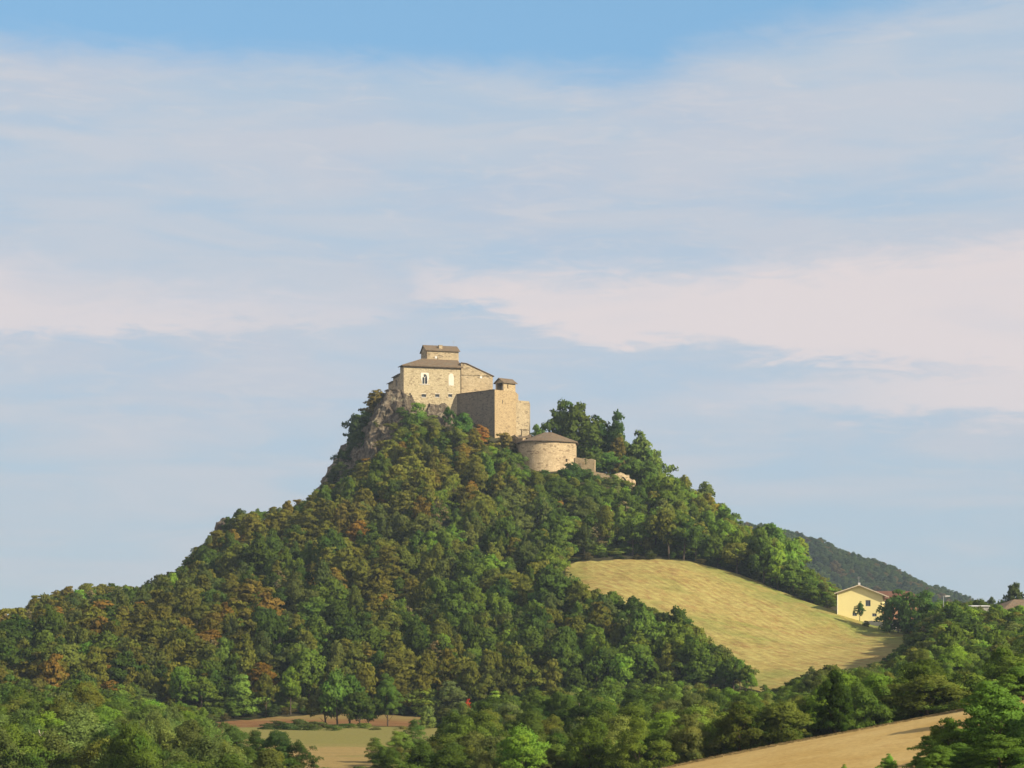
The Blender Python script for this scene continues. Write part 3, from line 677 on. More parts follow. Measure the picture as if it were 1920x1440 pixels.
# ------------------------------------------------------------------ bastion with guard turret
C = XY(927.5, 692); Lq = XY(851, 707.0); Lm = XY(868, 703.2); D = XY(966.5, 698); Eb = XY(973, 700.5); Fb = XY(992, 703); G = XY(994, 712)
ba = empty('bastion', (*C, 70)); tag(ba, 'pointed stone bastion with a shaded flank and a sunlit flank', 'bastion')
ZTB = (HZ - 730.5) / S * 692; ZEF = (HZ - 751) / S * 701
mb = MB()
def batter(plan, z0, z1, cz, k=0.02):
    cx = sum(p[0] for p in plan) / len(plan); cyy = sum(p[1] for p in plan) / len(plan); n = len(plan)
    lo = [(p[0] + (p[0] - cx) * k, p[1] + (p[1] - cyy) * k) for p in plan]
    for i in range(n):
        j = (i + 1) % n; mb.face([(*lo[i], z0), (*lo[j], z0), (*plan[j], z1), (*plan[i], z1)])
    mb.face([(*p, z1) for p in plan])
cor = Vector((*C, 0)); dl = (Vector((*Lm, 0)) - cor); dr = (Vector((*D, 0)) - cor)
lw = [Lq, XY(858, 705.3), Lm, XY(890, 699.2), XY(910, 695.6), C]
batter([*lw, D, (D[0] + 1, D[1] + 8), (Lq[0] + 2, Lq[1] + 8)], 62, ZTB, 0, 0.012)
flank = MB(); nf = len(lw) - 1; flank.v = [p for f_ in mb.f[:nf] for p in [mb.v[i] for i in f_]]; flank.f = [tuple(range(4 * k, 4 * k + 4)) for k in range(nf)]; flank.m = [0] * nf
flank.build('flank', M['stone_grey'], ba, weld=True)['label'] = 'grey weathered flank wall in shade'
rest_ = MB()
for f_ in mb.f[nf:]: rest_.face([mb.v[i] for i in f_])
rest_.build('wall', M['stone_bastion'], ba, weld=False); mb = MB()
mb = MB()
batter([(D[0] - .6, D[1] + .35), Eb, (Eb[0] + .7, Eb[1] + .7), Fb, G, (D[0] - .6, D[1] + 9)], 62, ZEF, 0, 0.012)
mb.build('wall', M['stone_wing'], ba, weld=False)['label'] = 'lower rounded end of the bastion'  # same stone mix as the palace wing
mb = MB()       # sloping shoulder between turret and lower end
mb.prism([(D[0] - .2, D[1] + .25), (Eb[0] - .1, Eb[1] + .1), (Eb[0] - .5, Eb[1] + 1.2), (D[0] - .6, D[1] + 1.2)], ZEF - 1, 0, z1s=[ZEF + 1.0, ZEF + .15, ZEF + .15, ZEF + 1.0]); mb.build('shoulder', M['stone_bastion'], ba)
mb = MB()       # coping along the walls
for p, q in zip(lw[:-1], lw[1:]):
    c = (Vector((*p, 0)) + Vector((*q, 0))) / 2; mb.box((c.x, c.y, ZTB + .07), (q[0] - p[0], q[1] - p[1]), (Vector((*q, 0)) - Vector((*p, 0))).length / 2 - .01, 0.28, 0.07)
mb.build('coping', M['roof_old'], ba)
T1 = cor + dr * ((XY(944, 694.6)[0] - C[0]) / dr.x); rd = dr.normalized(); ld = dl.normalized()
TW_ = (Vector((*D, 0)) - T1).length; TL = 3.9
T1 = T1 - Vector((rd.y, -rd.x, 0)) * -0.0
T2 = T1 + ld * TL; T3 = T2 + rd * TW_; T4 = T1 + rd * TW_
tu = empty('guard_turret', (0, 0, 0)); tu.parent = ba; tu['label'] = 'small open guard turret with tiled gable roof'
ZTE = (HZ - 716.3) / S * 695; ZTR = ZTE + 1.35
mb = MB()
inw = Vector((-rd.y, rd.x, 0)) 
slit = [(1.7, 2.15, ZTE - 2.1, ZTE - .75)]
ptR, _, _ = wall_holes(mb, (T1.x, T1.y), (T4.x, T4.y), ZTB - .5, ZTE, slit, 0.5)
opn = [(0.55, TL - .5, ZTB + .35, ZTE - .15)]
# left face: gable with an opening one can look into
Lf = TL
dd = (T1 - T2).normalized(); nin = Vector((-dd.y, dd.x, 0))
us = [0, .55, Lf - .5, Lf]
q = lambda u, v: T2 + dd * u + Vector((0, 0, v))
zb_, zo0, zo1 = ZTB + .02, ZTB + .35, ZTE - .2
mb.face([q(0, zb_), q(.55, zb_), q(.55, ZTE), q(0, ZTE)]); mb.face([q(Lf - .5, zb_), q(Lf, zb_), q(Lf, ZTE), q(Lf - .5, ZTE)])
mb.face([q(.55, zb_), q(Lf - .5, zb_), q(Lf - .5, zo0), q(.55, zo0)]); mb.face([q(.55, zo1), q(Lf - .5, zo1), q(Lf - .5, ZTE), q(.55, ZTE)])
mb.face([q(0, ZTE), q(Lf, ZTE), q(Lf / 2, ZTR)])
for a_, b_ in ((T4, T3), (T3, T2)):
    mb.face([a_ + Vector((0, 0, zb_ - .4)), b_ + Vector((0, 0, zb_ - .4)), b_ + Vector((0, 0, ZTE)), a_ + Vector((0, 0, ZTE))])
mb.face([T4 + Vector((0, 0, ZTE)), T3 + Vector((0, 0, ZTE)), (T3 + T4) / 2 + Vector((0, 0, ZTR))])
mb.build('wall', M['stone_pale'], tu, weld=False)
mb = MB(); mb.box((T1 + T2) / 2 + rd * 1.6 + Vector((0, 0, (zb_ + zo1) / 2 - .3)), ld, 0.55, 0.06, (zo1 - zb_) / 2 - .5); mb.build('inner_panel', M['white'], tu)
mb = MB(); o = 0.55; sl = (ZTR - ZTE) / (TL / 2)
ra, rb = (T1 + T2) / 2 - rd * .5 + Vector((0, 0, ZTR + .2)), (T3 + T4) / 2 + rd * .5 + Vector((0, 0, ZTR + .2))
for a_, b_, sg in ((T1, T4, -1), (T2, T3, 1)):
    ea = a_ - rd * .5 + ld * sg * o + Vector((0, 0, ZTE + .2 - sl * o)); eb_ = b_ + rd * .5 + ld * sg * o + Vector((0, 0, ZTE + .2 - sl * o))
    mb.slab([ea, eb_, rb, ra] if sg < 0 else [eb_, ea, ra, rb], 0.22)
mb.build('roof', M['roof_old'], tu, weld=False)
# firing slits
mb = MB(); su = cor + dr * ((XY(942, 694)[0] - C[0]) / dr.x); mb.box(su + Vector((0, 0, ZTB - 3.9)) , rd, 0.14, 0.06, 0.62); mb.build('slit', M['dark'], ba)
# ------------------------------------------------------------------ round tower
rt = empty('round_tower', (*XY(1025, 672), 58)); tag(rt, 'squat round stone tower with a low tiled roof beside the wall', 'tower')
cxr, cyr = XY(1020, 677); Rr = 8.25
ZER = (HZ - 826) / S * 669; ZAP = ZER + 3.6
arc = [(cxr + Rr * math.sin(a), cyr - Rr * math.cos(a)) for a in np.linspace(R(-150), R(38), 34)]
E2 = XY(1079, 674.2); plan_t = arc + [E2, (E2[0] + .6, E2[1] + 8), (cxr - 3, cyr + Rr)]
mb = MB()
n = len(plan_t); cc_ = (cxr, cyr)
for i in range(n - 1):
    p, q_ = plan_t[i], plan_t[i + 1]
    if i == len(arc) - 1:
        wu, wz = on_plane(1060.3, 866, p, q_); wu1, wz1 = on_plane(1064, 860.5, p, q_)
        wall_holes(mb, p, q_, 48, ZER, [(wu, wu1, wz, wz1)], 0.5)
    else:
        k = 1.015
        lo = lambda s: ((s[0] - cxr) * k + cxr, (s[1] - cyr) * k + cyr) if i < len(arc) - 1 else s
        mb.face([(*lo(p), 48), (*lo(q_), 48), (*q_, ZER), (*p, ZER)])
mb.build('wall', M['stone_tower'], rt, weld=False)
tw_ = MB(); pA, pB = arc[-1], E2; ptT = lambda u, v, d=0.0: Vector((*pA, v)) + (Vector((*pB, 0)) - Vector((*pA, 0))).normalized() * u + Vector((-(pB[1] - pA[1]), pB[0] - pA[0], 0)).normalized() * d
tw_.face([ptT(wu + .01, wz + .01, .42), ptT(wu1 - .01, wz + .01, .42), ptT(wu1 - .01, wz1 - .01, .42), ptT(wu + .01, wz1 - .01, .42)]); tw_.build('window', M['wood'], rt, weld=False)
mb = MB(); apx = Vector((cxr + .2, cyr + .3, ZAP)); apx2 = Vector((cxr + 2.6, cyr + .3, ZAP))
edge_t = []
for i, p in enumerate(plan_t):
    v = Vector((p[0] - cxr, p[1] - cyr, 0)); edge_t.append(Vector((p[0], p[1], 0)) + v.normalized() * 0.75 + Vector((0, 0, ZER + .10)))
for i in range(len(edge_t)):
    p, q_ = edge_t[i], edge_t[(i + 1) % len(edge_t)]; a_ = apx if i < 22 or i >= len(edge_t) - 2 else apx2
    mb.face([p, q_, a_]); mb.face([q_ - Vector((0, 0, .3)), p - Vector((0, 0, .3)), a_ - Vector((0, 0, .3))]); mb.face([p - Vector((0, 0, .3)), q_ - Vector((0, 0, .3)), q_, p])
    if i == 22: mb.face([edge_t[22], apx2, apx])
mb.build('roof', M['roof_old'], rt, weld=False)
mb = MB(); pch = P(983, 815, 679); mb.box(pch + Vector((0, 0, -.4)), (1, .2), 0.95, .8, 2.0); mb.box(pch + Vector((0, 0, 1.7)), (1, .2), 1.15, 1.0, 0.12); mb.build('chimney', M['stone_wing'], rt)
mb = MB(); p0 = P(972, 821, 676); p1 = P(996, 819, 676); mb.slab([p0, p1, p1 + Vector((0, 4, 1.2)), p0 + Vector((0, 4, 1.2))], 0.25); mb.build('side_roof', M['roof_old'], rt, weld=False)
# link wall in the shade between bastion and tower
def ruin(name, a, b, th, ztops, zb, m, label, cat):
    """free-standing wall from a to b with an uneven top"""
    a, b = Vector((*a, 0)), Vector((*b, 0)); d = (b - a).normalized(); nn = Vector((-d.y, d.x, 0)); L = (b - a).length
    mb = MB(); us = np.linspace(0, L, len(ztops))
    for i in range(len(us) - 1):
        p, q_ = a + d * us[i], a + d * us[i + 1]; z0, z1 = ztops[i], ztops[i + 1]
        F = [V3(p, zb), V3(q_, zb), V3(q_, z1), V3(p, z0)]; K = [x + nn * th for x in F]
        mb.face(F); mb.face(K[::-1]); mb.face([F[3], F[2], K[2], K[3]])
        if i == 0: mb.face([F[0], F[3], K[3], K[0]])
        if i == len(us) - 2: mb.face([F[1], K[1], K[2], F[2]])
    o = mb.build(name, m, None, origin=(a.x, a.y, zb)); return tag(o, label, cat)
zz = lambda py, Y: (HZ - py) / S * Y
ruin('link_wall', XY(958, 690), XY(980, 674), 1.0, [zz(818, 690)] * 2 + [zz(822, 676)] * 2, 52, M['stone_bastion'], 'shaded stone wall linking the bastion to the round tower', 'wall')
cu = ruin('curtain_wall', XY(1078, 673.6), XY(1115, 671.5), 1.1, [zz(857.5, 673), zz(857.8, 673), zz(859.2, 672.5), zz(858.8, 672.5), zz(861, 672), zz(860, 671.6), zz(862, 671.5)], 50, M['stone_pale'], 'straight curtain wall with ragged top beside the round tower', 'wall')
ruin('terrace_wall', XY(1111, 669.5), XY(1146, 668), 0.9, [zz(884, 669.4), zz(884.5, 669), zz(886.5, 668.8), zz(887, 668.6), zz(890, 668.2), zz(893, 668)], 50, M['stone_pale'], 'low terrace wall stepping down from the curtain wall', 'wall')
# ruined vault: broken arch
rv = empty('ruined_vault', (*XY(1168, 669), 52)); tag(rv, 'broken stump of a vaulted stone ruin among the bushes', 'ruin')
rng = random.Random(3)
def rubble(mb, c, sx, sy, sz, seed, div=3):
    bm = bmesh.new(); bmesh.ops.create_icosphere(bm, subdivisions=div, radius=1.0); r2 = np.random.default_rng(seed); ph = r2.uniform(0, 6, 9)
    for v in bm.verts:
        k = v.co; dsp = 0.14 * math.sin(k.x * 4.1 + ph[0]) * math.sin(k.y * 3.7 + ph[1]) + 0.12 * math.sin(k.z * 6.3 + ph[2] + k.x * 3) + 0.08 * math.sin(k.y * 9 + ph[3] + k.z * 7) + r2.uniform(-.04, .04)
        v.co = k * (1 + dsp)
    for fc in bm.faces: mb.face([(c[0] + v.co.x * sx, c[1] + v.co.y * sy, c[2] + v.co.z * sz) for v in fc.verts])
    bm.free()
mb = MB()
va, vb_ = Vector((*XY(1153, 668.5), 0)), Vector((*XY(1190, 671), 0)); vd = (vb_ - va).normalized(); vn = Vector((-vd.y, vd.x, 0)); vL = (vb_ - va).length
vt = [(0, 890), (.08, 888), (.2, 886.5), (.3, 885.5), (.36, 887), (.45, 887.5), (.55, 891), (.66, 892), (.78, 897), (.9, 899), (1, 907)]
vi = [(0, 930), (.08, 930), (.2, 900), (.3, 895), (.36, 893.5), (.45, 894), (.55, 898), (.66, 905), (.78, 930), (.9, 930), (1, 930)]      # underside of the arch
for (t0_, y0_), (t1_, y1_), (_, b0_), (_, b1_) in zip(vt[:-1], vt[1:], vi[:-1], vi[1:]):
    p, q_ = va + vd * vL * t0_, va + vd * vL * t1_; F4 = [V3(p, zz(b0_, 669)), V3(q_, zz(b1_, 669)), V3(q_, zz(y1_, 669)), V3(p, zz(y0_, 669))]; K4 = [x + vn * 1.5 for x in F4]
    mb.face(F4); mb.face(K4[::-1]); [mb.face([F4[e_], F4[(e_ + 1) % 4], K4[(e_ + 1) % 4], K4[e_]]) for e_ in (0, 2, 1, 3)]
mb.build('arch', M['stone_tower'], rv, weld=False)
mb = MB(); rubble(mb, P(1187, 906, 669.5), 1.0, 1.2, 1.2, 30, 2); rubble(mb, P(1180, 904, 668.5), .7, .8, .9, 31, 2); mb.build('rubble', M['stone_pale'], rv)
mb = MB(); mb.prism([XY(1156, 674), XY(1180, 675), XY(1180, 677), XY(1156, 676)], 50, zz(890, 674)); mb.build('back_wall', M['stone_tower'], rv)

# ------------------------------------------------------------------ cliff
def fbm(p, seed=0):
    """cheap value built of sines, for rock relief"""
    x, y, z = p; r = 0.0; a = 1.0; f_ = 1.0
    for k in range(5):
        r += a * math.sin(x * f_ + 1.7 * math.sin(y * f_ * .9 + k + seed) + k * 2.1) * math.sin(z * f_ * 1.1 + 1.3 * math.sin(x * f_ * .8 + k * 1.3) + seed)
        a *= 0.55; f_ *= 2.05
    return r
def cliff(name, label, secs, seed, amp, zres=0.42, ures=170, cat='cliff'):
    """stacked outlines: secs = [(z, [(X, Y) ...])] from the bottom up, same number of corners in each"""
    zs = np.arange(secs[0][0], secs[-1][0], zres); rows = []
    for z in zs:
        k = max(i for i in range(len(secs)) if secs[i][0] <= z); k = min(k, len(secs) - 2)
        t = (z - secs[k][0]) / (secs[k + 1][0] - secs[k][0])
        pl = np.array(secs[k][1]) * (1 - t) + np.array(secs[k + 1][1]) * t
        pl = np.vstack([pl, pl[:1]]); d = np.concatenate([[0], np.cumsum(np.linalg.norm(np.diff(pl, axis=0), axis=1))]); s = np.linspace(0, d[-1], ures, endpoint=False)
        rows.append(np.stack([np.interp(s, d, pl[:, 0]), np.interp(s, d, pl[:, 1]), np.full(ures, z)], 1))
    c = np.array(rows); cen = c.mean(1, keepdims=True); v = c - cen; v[..., 2] = 0; v /= (np.linalg.norm(v, axis=2, keepdims=True) + 1e-6)
    for i in range(c.shape[0]):
        for j in range(c.shape[1]):
            x, y, z = c[i, j]
            big = fbm((x * .28, y * .28, z * .16), seed); sm = fbm((x * .95, y * .95, z * .7), seed + 3)
            crack = -abs(math.sin((x * .8 + y * .55) * .9 + .5 * math.sin(z * .35))) ** 0.35 + .7
            fi_ = fbm((x * 2.3, y * 2.3, z * 1.6), seed + 6); dz = big * amp + sm * amp * .5 + fi_ * amp * .16 + crack * amp * .7
            c[i, j] += v[i, j] * dz; c[i, j, 2] += sm * .5
    mb = MB(); nz, nu = c.shape[:2]
    for i in range(nz - 1):
        for j in range(nu):
            k = (j + 1) % nu; mb.face([c[i, j], c[i, k], c[i + 1, k], c[i + 1, j]])
    mb.face([c[-1, j] for j in range(nu)])
    o = mb.build(name, M['rock'], None, origin=(float(cen[0, 0, 0]), float(cen[0, 0, 1]), float(zs[0])))
    return tag(o, label, cat, kind='structure')
zc = lambda py, Y: (HZ - py) / S * Y
cliff('rock_cliff', 'steep fissured rock spur carrying the palace corner, sunlit on one side',
      [(36, [XY(690, 672), XY(745, 672), XY(790, 690), XY(790, 716), XY(700, 728), XY(570, 712), XY(612, 692)]),
       (52, [XY(694, 680), XY(745, 680), XY(790, 692), XY(790, 716), XY(700, 728), XY(592, 712), XY(632, 695)]),
       (62, [XY(697, 684), XY(748, 684), XY(790, 695), XY(790, 716), XY(700, 728), XY(622, 712), XY(650, 698)]),
       (71, [XY(692, 688), XY(752, 687), XY(795, 698), XY(790, 716), XY(710, 728), XY(655, 714), XY(670, 700)]),
       (79, [XY(710, 692), XY(758, 691), XY(796, 701), XY(790, 716), XY(720, 728), XY(692, 718), XY(698, 704)]),
       (84, [XY(722, 695), XY(758, 694.5), XY(785, 703), XY(780, 716), XY(728, 726), XY(708, 718), XY(712, 704)]),
       (86.5, [XY(730, 698), XY(752, 697), XY(765, 704), XY(762, 714), XY(733, 724), XY(719, 718), XY(722, 706)])], 1.0, 1.15)
cliff('rock_outcrop', 'bare grey rock face under the palace wall beside the bastion',
      [(64, [XY(796, 690), XY(850, 690), XY(868, 708), XY(790, 708)]), (74, [XY(800, 694), XY(848, 696), XY(862, 710), XY(792, 710)]),
       (80, [XY(802, 699.5), XY(842, 701.5), XY(856, 712), XY(796, 710)]), (82.5, [XY(806, 703), XY(836, 704), XY(846, 712), XY(800, 710)])], 4.0, 0.6, ures=80)
cliff('rock_crag', 'small dark crag on the ridge crest among the rusty trees',
      [(30, [XY(395, 664), XY(440, 664), XY(445, 676), XY(392, 676)]), (39, [XY(408, 667), XY(438, 667), XY(440, 675), XY(404, 675)]), (40.6, [XY(420, 669), XY(430, 669), XY(431, 674), XY(418, 674)])], 7.0, 0.5, ures=50)

# ------------------------------------------------------------------ houses
HA = XY(1569.5, 550); HB = XY(1667, 546.8)
ho = empty('yellow_house', (*HA, 3)); tag(ho, 'yellow gabled house at the top edge of the hay field', 'house')
hA, hB = Vector((*HA, 0)), Vector((*HB, 0)); hu = (hB - hA).normalized(); hn = Vector((-hu.y, hu.x, 0)); HL = (hB - hA).length
F = lambda px, py: on_plane(px, py, HA, HB)
uR = F(1655, 1130)[0]; ze_ = F(1569.5, 1112.5)[1]; zr_ = F(1611, 1098.5)[1]; ur_ = F(1611, 1100)[0]; zeR = F(1655, 1116)[1]
def rect(cx_, cy_, w, h): a, z1 = F(cx_ - w / 2, cy_ - h / 2); b, z0 = F(cx_ + w / 2, cy_ + h / 2); return (a, b, z0, z1)
hw_ = [rect(1627.5, 1131, 9.5, 11.5), rect(1602.5, 1152, 8.5, 6), rect(1639.5, 1153, 8.5, 6)]
mb = MB(); zlow = min(ze_, zeR) - .1
ptH, _, _ = wall_holes(mb, HA, (hA.x + hu.x * uR, hA.y + hu.y * uR), 0.0, zlow, hw_, 0.28, tops=[(0, ze_), (ur_, zr_), (uR, zeR)])
for u, z in ((0, ze_), (uR, zeR)):
    p = hA + hu * u; mb.face([p, p + hn * 11, p + hn * 11 + Vector((0, 0, z)), p + Vector((0, 0, z))])
p, q_ = hA + hn * 11, hA + hu * uR + hn * 11; mb.face([p, q_, q_ + Vector((0, 0, zeR)), hA + hu * ur_ + hn * 11 + Vector((0, 0, zr_)), p + Vector((0, 0, ze_))])
mb.build('wall', M['yellow'], ho, weld=False)
for h in hw_: window(ho, ptH, *h, 0.28, frame=M['frame_grey'])
mb = MB(); s1 = (zr_ - ze_) / ur_; s2 = (zeR - zr_) / (uR - ur_)
uRo = F(1667, 1119)[0]
rdg = [hA + hu * ur_ - hn * .8 + Vector((0, 0, zr_ + .28)), hA + hu * ur_ + hn * 11.5 + Vector((0, 0, zr_ + .28))]
l_ = [hA - hu * .7 - hn * .8 + Vector((0, 0, ze_ + .28 - s1 * .7)), hA - hu * .7 + hn * 11.5 + Vector((0, 0, ze_ + .28 - s1 * .7))]
r_ = [hA + hu * uRo - hn * .8 + Vector((0, 0, zr_ + .28 + s2 * (uRo - ur_))), hA + hu * uRo + hn * 11.5 + Vector((0, 0, zr_ + .28 + s2 * (uRo - ur_)))]
mb.slab([l_[0], rdg[0], rdg[1], l_[1]], 0.26); mb.slab([rdg[0], r_[0], r_[1], rdg[1]], 0.26)
rf = mb.build('roof', M['roof_red'], ho, weld=False)
mb = MB()
for a_, b_ in ((l_[0], rdg[0]), (rdg[0], r_[0])):
    o_ = -hn * .04; th = Vector((0, 0, -.24)); up_ = Vector((0, 0, .05))
    fr = [a_ + o_ + th, b_ + o_ + th, b_ + o_ + up_, a_ + o_ + up_]; bk = [x - o_ * 2 for x in fr]
    mb.face(fr); mb.face(bk[::-1]); [mb.face([fr[j], fr[(j + 1) % 4], bk[(j + 1) % 4], bk[j]]) for j in range(4)]
mb.build('bargeboard', M['plaster'], rf)
mb = MB(); mb.tube([hA + hu * .1 - hn * .1 + Vector((0, 0, 0)), hA + hu * .1 - hn * .1 + Vector((0, 0, ze_))], .07, 6); mb.build('downpipe', M['white'], ho)
mb = MB(); cb = hA + hu * (ur_ - .2) + hn * 1.6; mb.tube([cb + Vector((0, 0, zr_)), cb + Vector((0, 0, zr_ + 2.6))], .05, 5); mb.tube([cb + hu * -.5 + Vector((0, 0, zr_ + 2.4)), cb + hu * .5 + Vector((0, 0, zr_ + 2.4))], .05, 4); mb.tube([cb + hu * -.4 + Vector((0, 0, zr_ + 2.0)), cb + hu * .4 + Vector((0, 0, zr_ + 2.0))], .05, 4)
mb.build('antenna', M['grey_metal'], ho)
mb = MB(); mb.box(cb + hu * .1 + Vector((0, 0, zr_ + .35)), hu, .28, .28, .55); mb.build('chimney', M['white'], ho)
# porch bay under the overhanging eave
mb = MB(); pc = hA + hu * ((uR + uRo) / 2 + .2) + hn * 3.5; mb.box(pc + Vector((0, 0, 4.2)), hu, (uRo - uR) / 2 + .5, 2.5, 4.2); mb.build('porch', M['orange'], ho)
# long red-roofed building behind
lb = empty('red_roofed_house', (*XY(1690, 578), 3)); tag(lb, 'long low house with red tiled roof behind the yellow house', 'house')
lA, lB = Vector((*XY(1640, 577), 0)), Vector((*XY(1722, 583), 0)); lu = (lB - lA).normalized(); ln_ = Vector((-lu.y, lu.x, 0)); LL = (lB - lA).length
zl0 = zz(1121, 578); zl1 = zz(1108, 583)
mb = MB(); mb.prism([tuple(x)[:2] for x in (lA, lB, lB + ln_ * 9, lA + ln_ * 9)], 0, zl0 - .1); mb.build('wall', M['orange'], lb)
mb = MB()
for sg in (0, 1):
    y0 = -.6 if sg == 0 else 9.6
    e_a = lA - lu * .5 + ln_ * y0 + Vector((0, 0, zl0)); e_b = lB + lu * .5 + ln_ * y0 + Vector((0, 0, zl0)); r_a = lA - lu * .5 + ln_ * 4.5 + Vector((0, 0, zl1)); r_b = lB + lu * .5 + ln_ * 4.5 + Vector((0, 0, zl1))
    mb.slab([e_a, e_b, r_b, r_a] if sg == 0 else [e_b, e_a, r_a, r_b], .2)
mb.build('roof', M['roof_red'], lb, weld=False)
for k in (0.25, 0.6, 0.85):
    mb = MB(); mb.box(lA + lu * LL * k - ln_ * .02 + Vector((0, 0, zl0 - 1.4)), lu, .55, .06, .65); mb.build('window', M['glass'], lb)
# house at the right-hand edge
eh = empty('brown_roofed_house', (*XY(1930, 520), 3)); tag(eh, 'low house with brown hipped roof half hidden behind the treetops', 'house')
ea_, eb2 = Vector((*XY(1884, 519), 0)), Vector((*XY(1990, 523), 0)); eu = (eb2 - ea_).normalized(); en = Vector((-eu.y, eu.x, 0)); EL_ = (eb2 - ea_).length
ez = zz(1142, 519)
mb = MB(); mb.prism([tuple(x)[:2] for x in (ea_, eb2, eb2 + en * 9, ea_ + en * 9)], 0, ez - .15); mb.build('wall', M['plaster_white'], eh)
mb = MB(); o1 = [ea_ - eu - en, eb2 + eu - en, eb2 + eu + en * 10, ea_ - eu + en * 10]; o1 = [x + Vector((0, 0, ez)) for x in o1]; k1, k2 = ea_ + eu * 5 + en * 4.5 + Vector((0, 0, ez + 2.6)), eb2 - eu * 5 + en * 4.5 + Vector((0, 0, ez + 2.6))
for fc in ([o1[0], o1[1], k2, k1], [o1[1], o1[2], k2], [o1[2], o1[3], k1, k2], [o1[3], o1[0], k1]): mb.slab(fc, .22)
mb.build('roof', M['roof_old'], eh, weld=False)
mb = MB(); mb.box(ea_ + eu * 3 - en * .02 + Vector((0, 0, ez - 1.6)), eu, .55, .06, .65); mb.build('window', M['glass'], eh)
# street lamp and a white-roofed shed between the trees
sl_ = empty('street_lamp', (*XY(1769, 505), 0)); tag(sl_, 'grey street lamp with a flat arm rising from the hedge', 'street lamp')
b0 = Vector((*XY(1769, 505), 0)); zt_ = zz(1117.5, 505)
mb = MB(); mb.tube([b0 + Vector((0, 0, -6)), b0 + Vector((0, 0, zt_))], [.12, .08], 8); mb.build('pole', M['grey_metal'], sl_)
mb = MB(); mb.tube([b0 + Vector((0, 0, zt_)), b0 + Vector((1.2, 0, zt_ + .06))], .06, 6); mb.build('arm', M['grey_metal'], sl_)
mb = MB(); mb.box(b0 + Vector((1.0, 0, zt_ - .02)), (1, 0), .62, .22, .10); mb.build('lamp_head', M['white'], sl_)
gv = empty('garden_shed', (*XY(1836, 515), 0)); tag(gv, 'low white-roofed shed showing between the treetops beside the far hill', 'shed')
vz = zz(1136, 515); vb = Vector((*XY(1836, 515), 0))
mb = MB(); mb.box(vb + Vector((0, 0, (vz - 4.2) / 2 - .1)), (1, .05), 2.1, 1.4, (vz + 4.0) / 2); mb.build('wall', M['concrete'], gv)
mb = MB(); q4 = [vb + Vector((a_, b_, vz + (.15 if b_ > 0 else 0))) for a_, b_ in ((-2.4, -1.7), (2.4, -1.7), (2.4, 1.7), (-2.4, 1.7))]; mb.slab(q4, .16); mb.build('roof', M['white'], gv, weld=False)
# grey garden wall at the foot of the house
ruin('garden_wall', (hA.x + hu.x * 7.0 - hn.x * 1.5, hA.y + hu.y * 7.0 - hn.y * 1.5), (hA.x + hu.x * 16 - hn.x * 4, hA.y + hu.y * 16 - hn.y * 4), .4, [zz(1166, 549), zz(1164, 549), zz(1166, 549), zz(1164.5, 548), zz(1166, 548)], 0, M['concrete'], 'grey garden wall in front of the yellow house', 'wall')

# ------------------------------------------------------------------ vegetation: tree kinds
def unit(v): return v / (np.linalg.norm(v, axis=-1, keepdims=True) + 1e-9)
def leaf_cloud(seed, clumps, leaf, per, flat=0.8, jit=0.6, soft=0.48):
    """leaf sprays on the skins of many small clumps; clumps: (x, y, z, radius, flatness)"""
    r = np.random.default_rng(seed); V, Nn, A_ = [], [], []
    cen = np.array([c[:3] for c in clumps]).mean(0)
    for c in clumps:
        n = max(8, int(per * c[3] ** 2 * r.uniform(.8, 1.2))); d = unit(r.normal(size=(n, 3)))
        d[:, 2] = np.where(d[:, 2] < -0.35, -d[:, 2] * .7, d[:, 2]); d = unit(d)
        rad = c[3] * r.uniform(.62, 1.08, size=(n, 1)) * (1 + .22 * np.sin(d[:, :1] * 5 + c[0]) * np.sin(d[:, 1:2] * 4 + c[1]))
        p = np.array(c[:3]) + d * rad * np.array([1, 1, c[4]])
        fn = unit(d * 0.75 + r.normal(size=(n, 3)) * jit)
        t = unit(np.cross(fn, r.normal(size=(n, 3)))); b = np.cross(fn, t)
        s = leaf * r.uniform(.55, 1.35, size=(n, 1)); e = r.uniform(.55, 1.0, size=(n, 1))
        V.append(np.stack([p - t * s * .5, p - b * s * .5 * e + t * s * .08, p + t * s * .55, p + b * s * .5 * e + t * s * .05], 1))
        sn = unit(soft * unit(d * .7 + .45 * unit(p - cen)) + (1 - soft) * fn); Nn.append(np.repeat(sn[:, None], 4, 1))
        A_.append(np.repeat(np.clip(.5 * r.uniform(0, 1) + .5 * r.uniform(0, 1, size=(n, 1)), 0, 1), 4, 1))
    return np.concatenate(V).reshape(-1, 3), np.concatenate(Nn).reshape(-1, 3), np.concatenate(A_).ravel()
def leaf_mesh(name, cloud, trunk=None):
    V, Nn, A_ = cloud; nq = len(V) // 4
    tv, tf = (trunk if trunk else ([], []))
    me = bpy.data.meshes.new(name); o = len(V)
    faces = np.arange(nq * 4).reshape(-1, 4).tolist() + [[i + o for i in f_] for f_ in tf]
    me.from_pydata(V.tolist() + [list(p) for p in tv], [], faces)
    me.materials.append(M['leaf']); me.materials.append(M['bark'])
    me.polygons.foreach_set('material_index', [0] * nq + [1] * len(tf)); me.polygons.foreach_set('use_smooth', [True] * len(faces))
    at = me.attributes.new('leafvar', 'FLOAT', 'POINT'); at.data.foreach_set('value', np.concatenate([A_, np.full(len(tv), .5)]).astype(np.float32))
    tn = []
    if trunk:
        a = np.array(tv); n_ = a.copy(); n_[:, 2] = 0.05; tn = unit(n_).tolist()
    me.normals_split_custom_set_from_vertices(Nn.tolist() + tn); me.update()
    return me
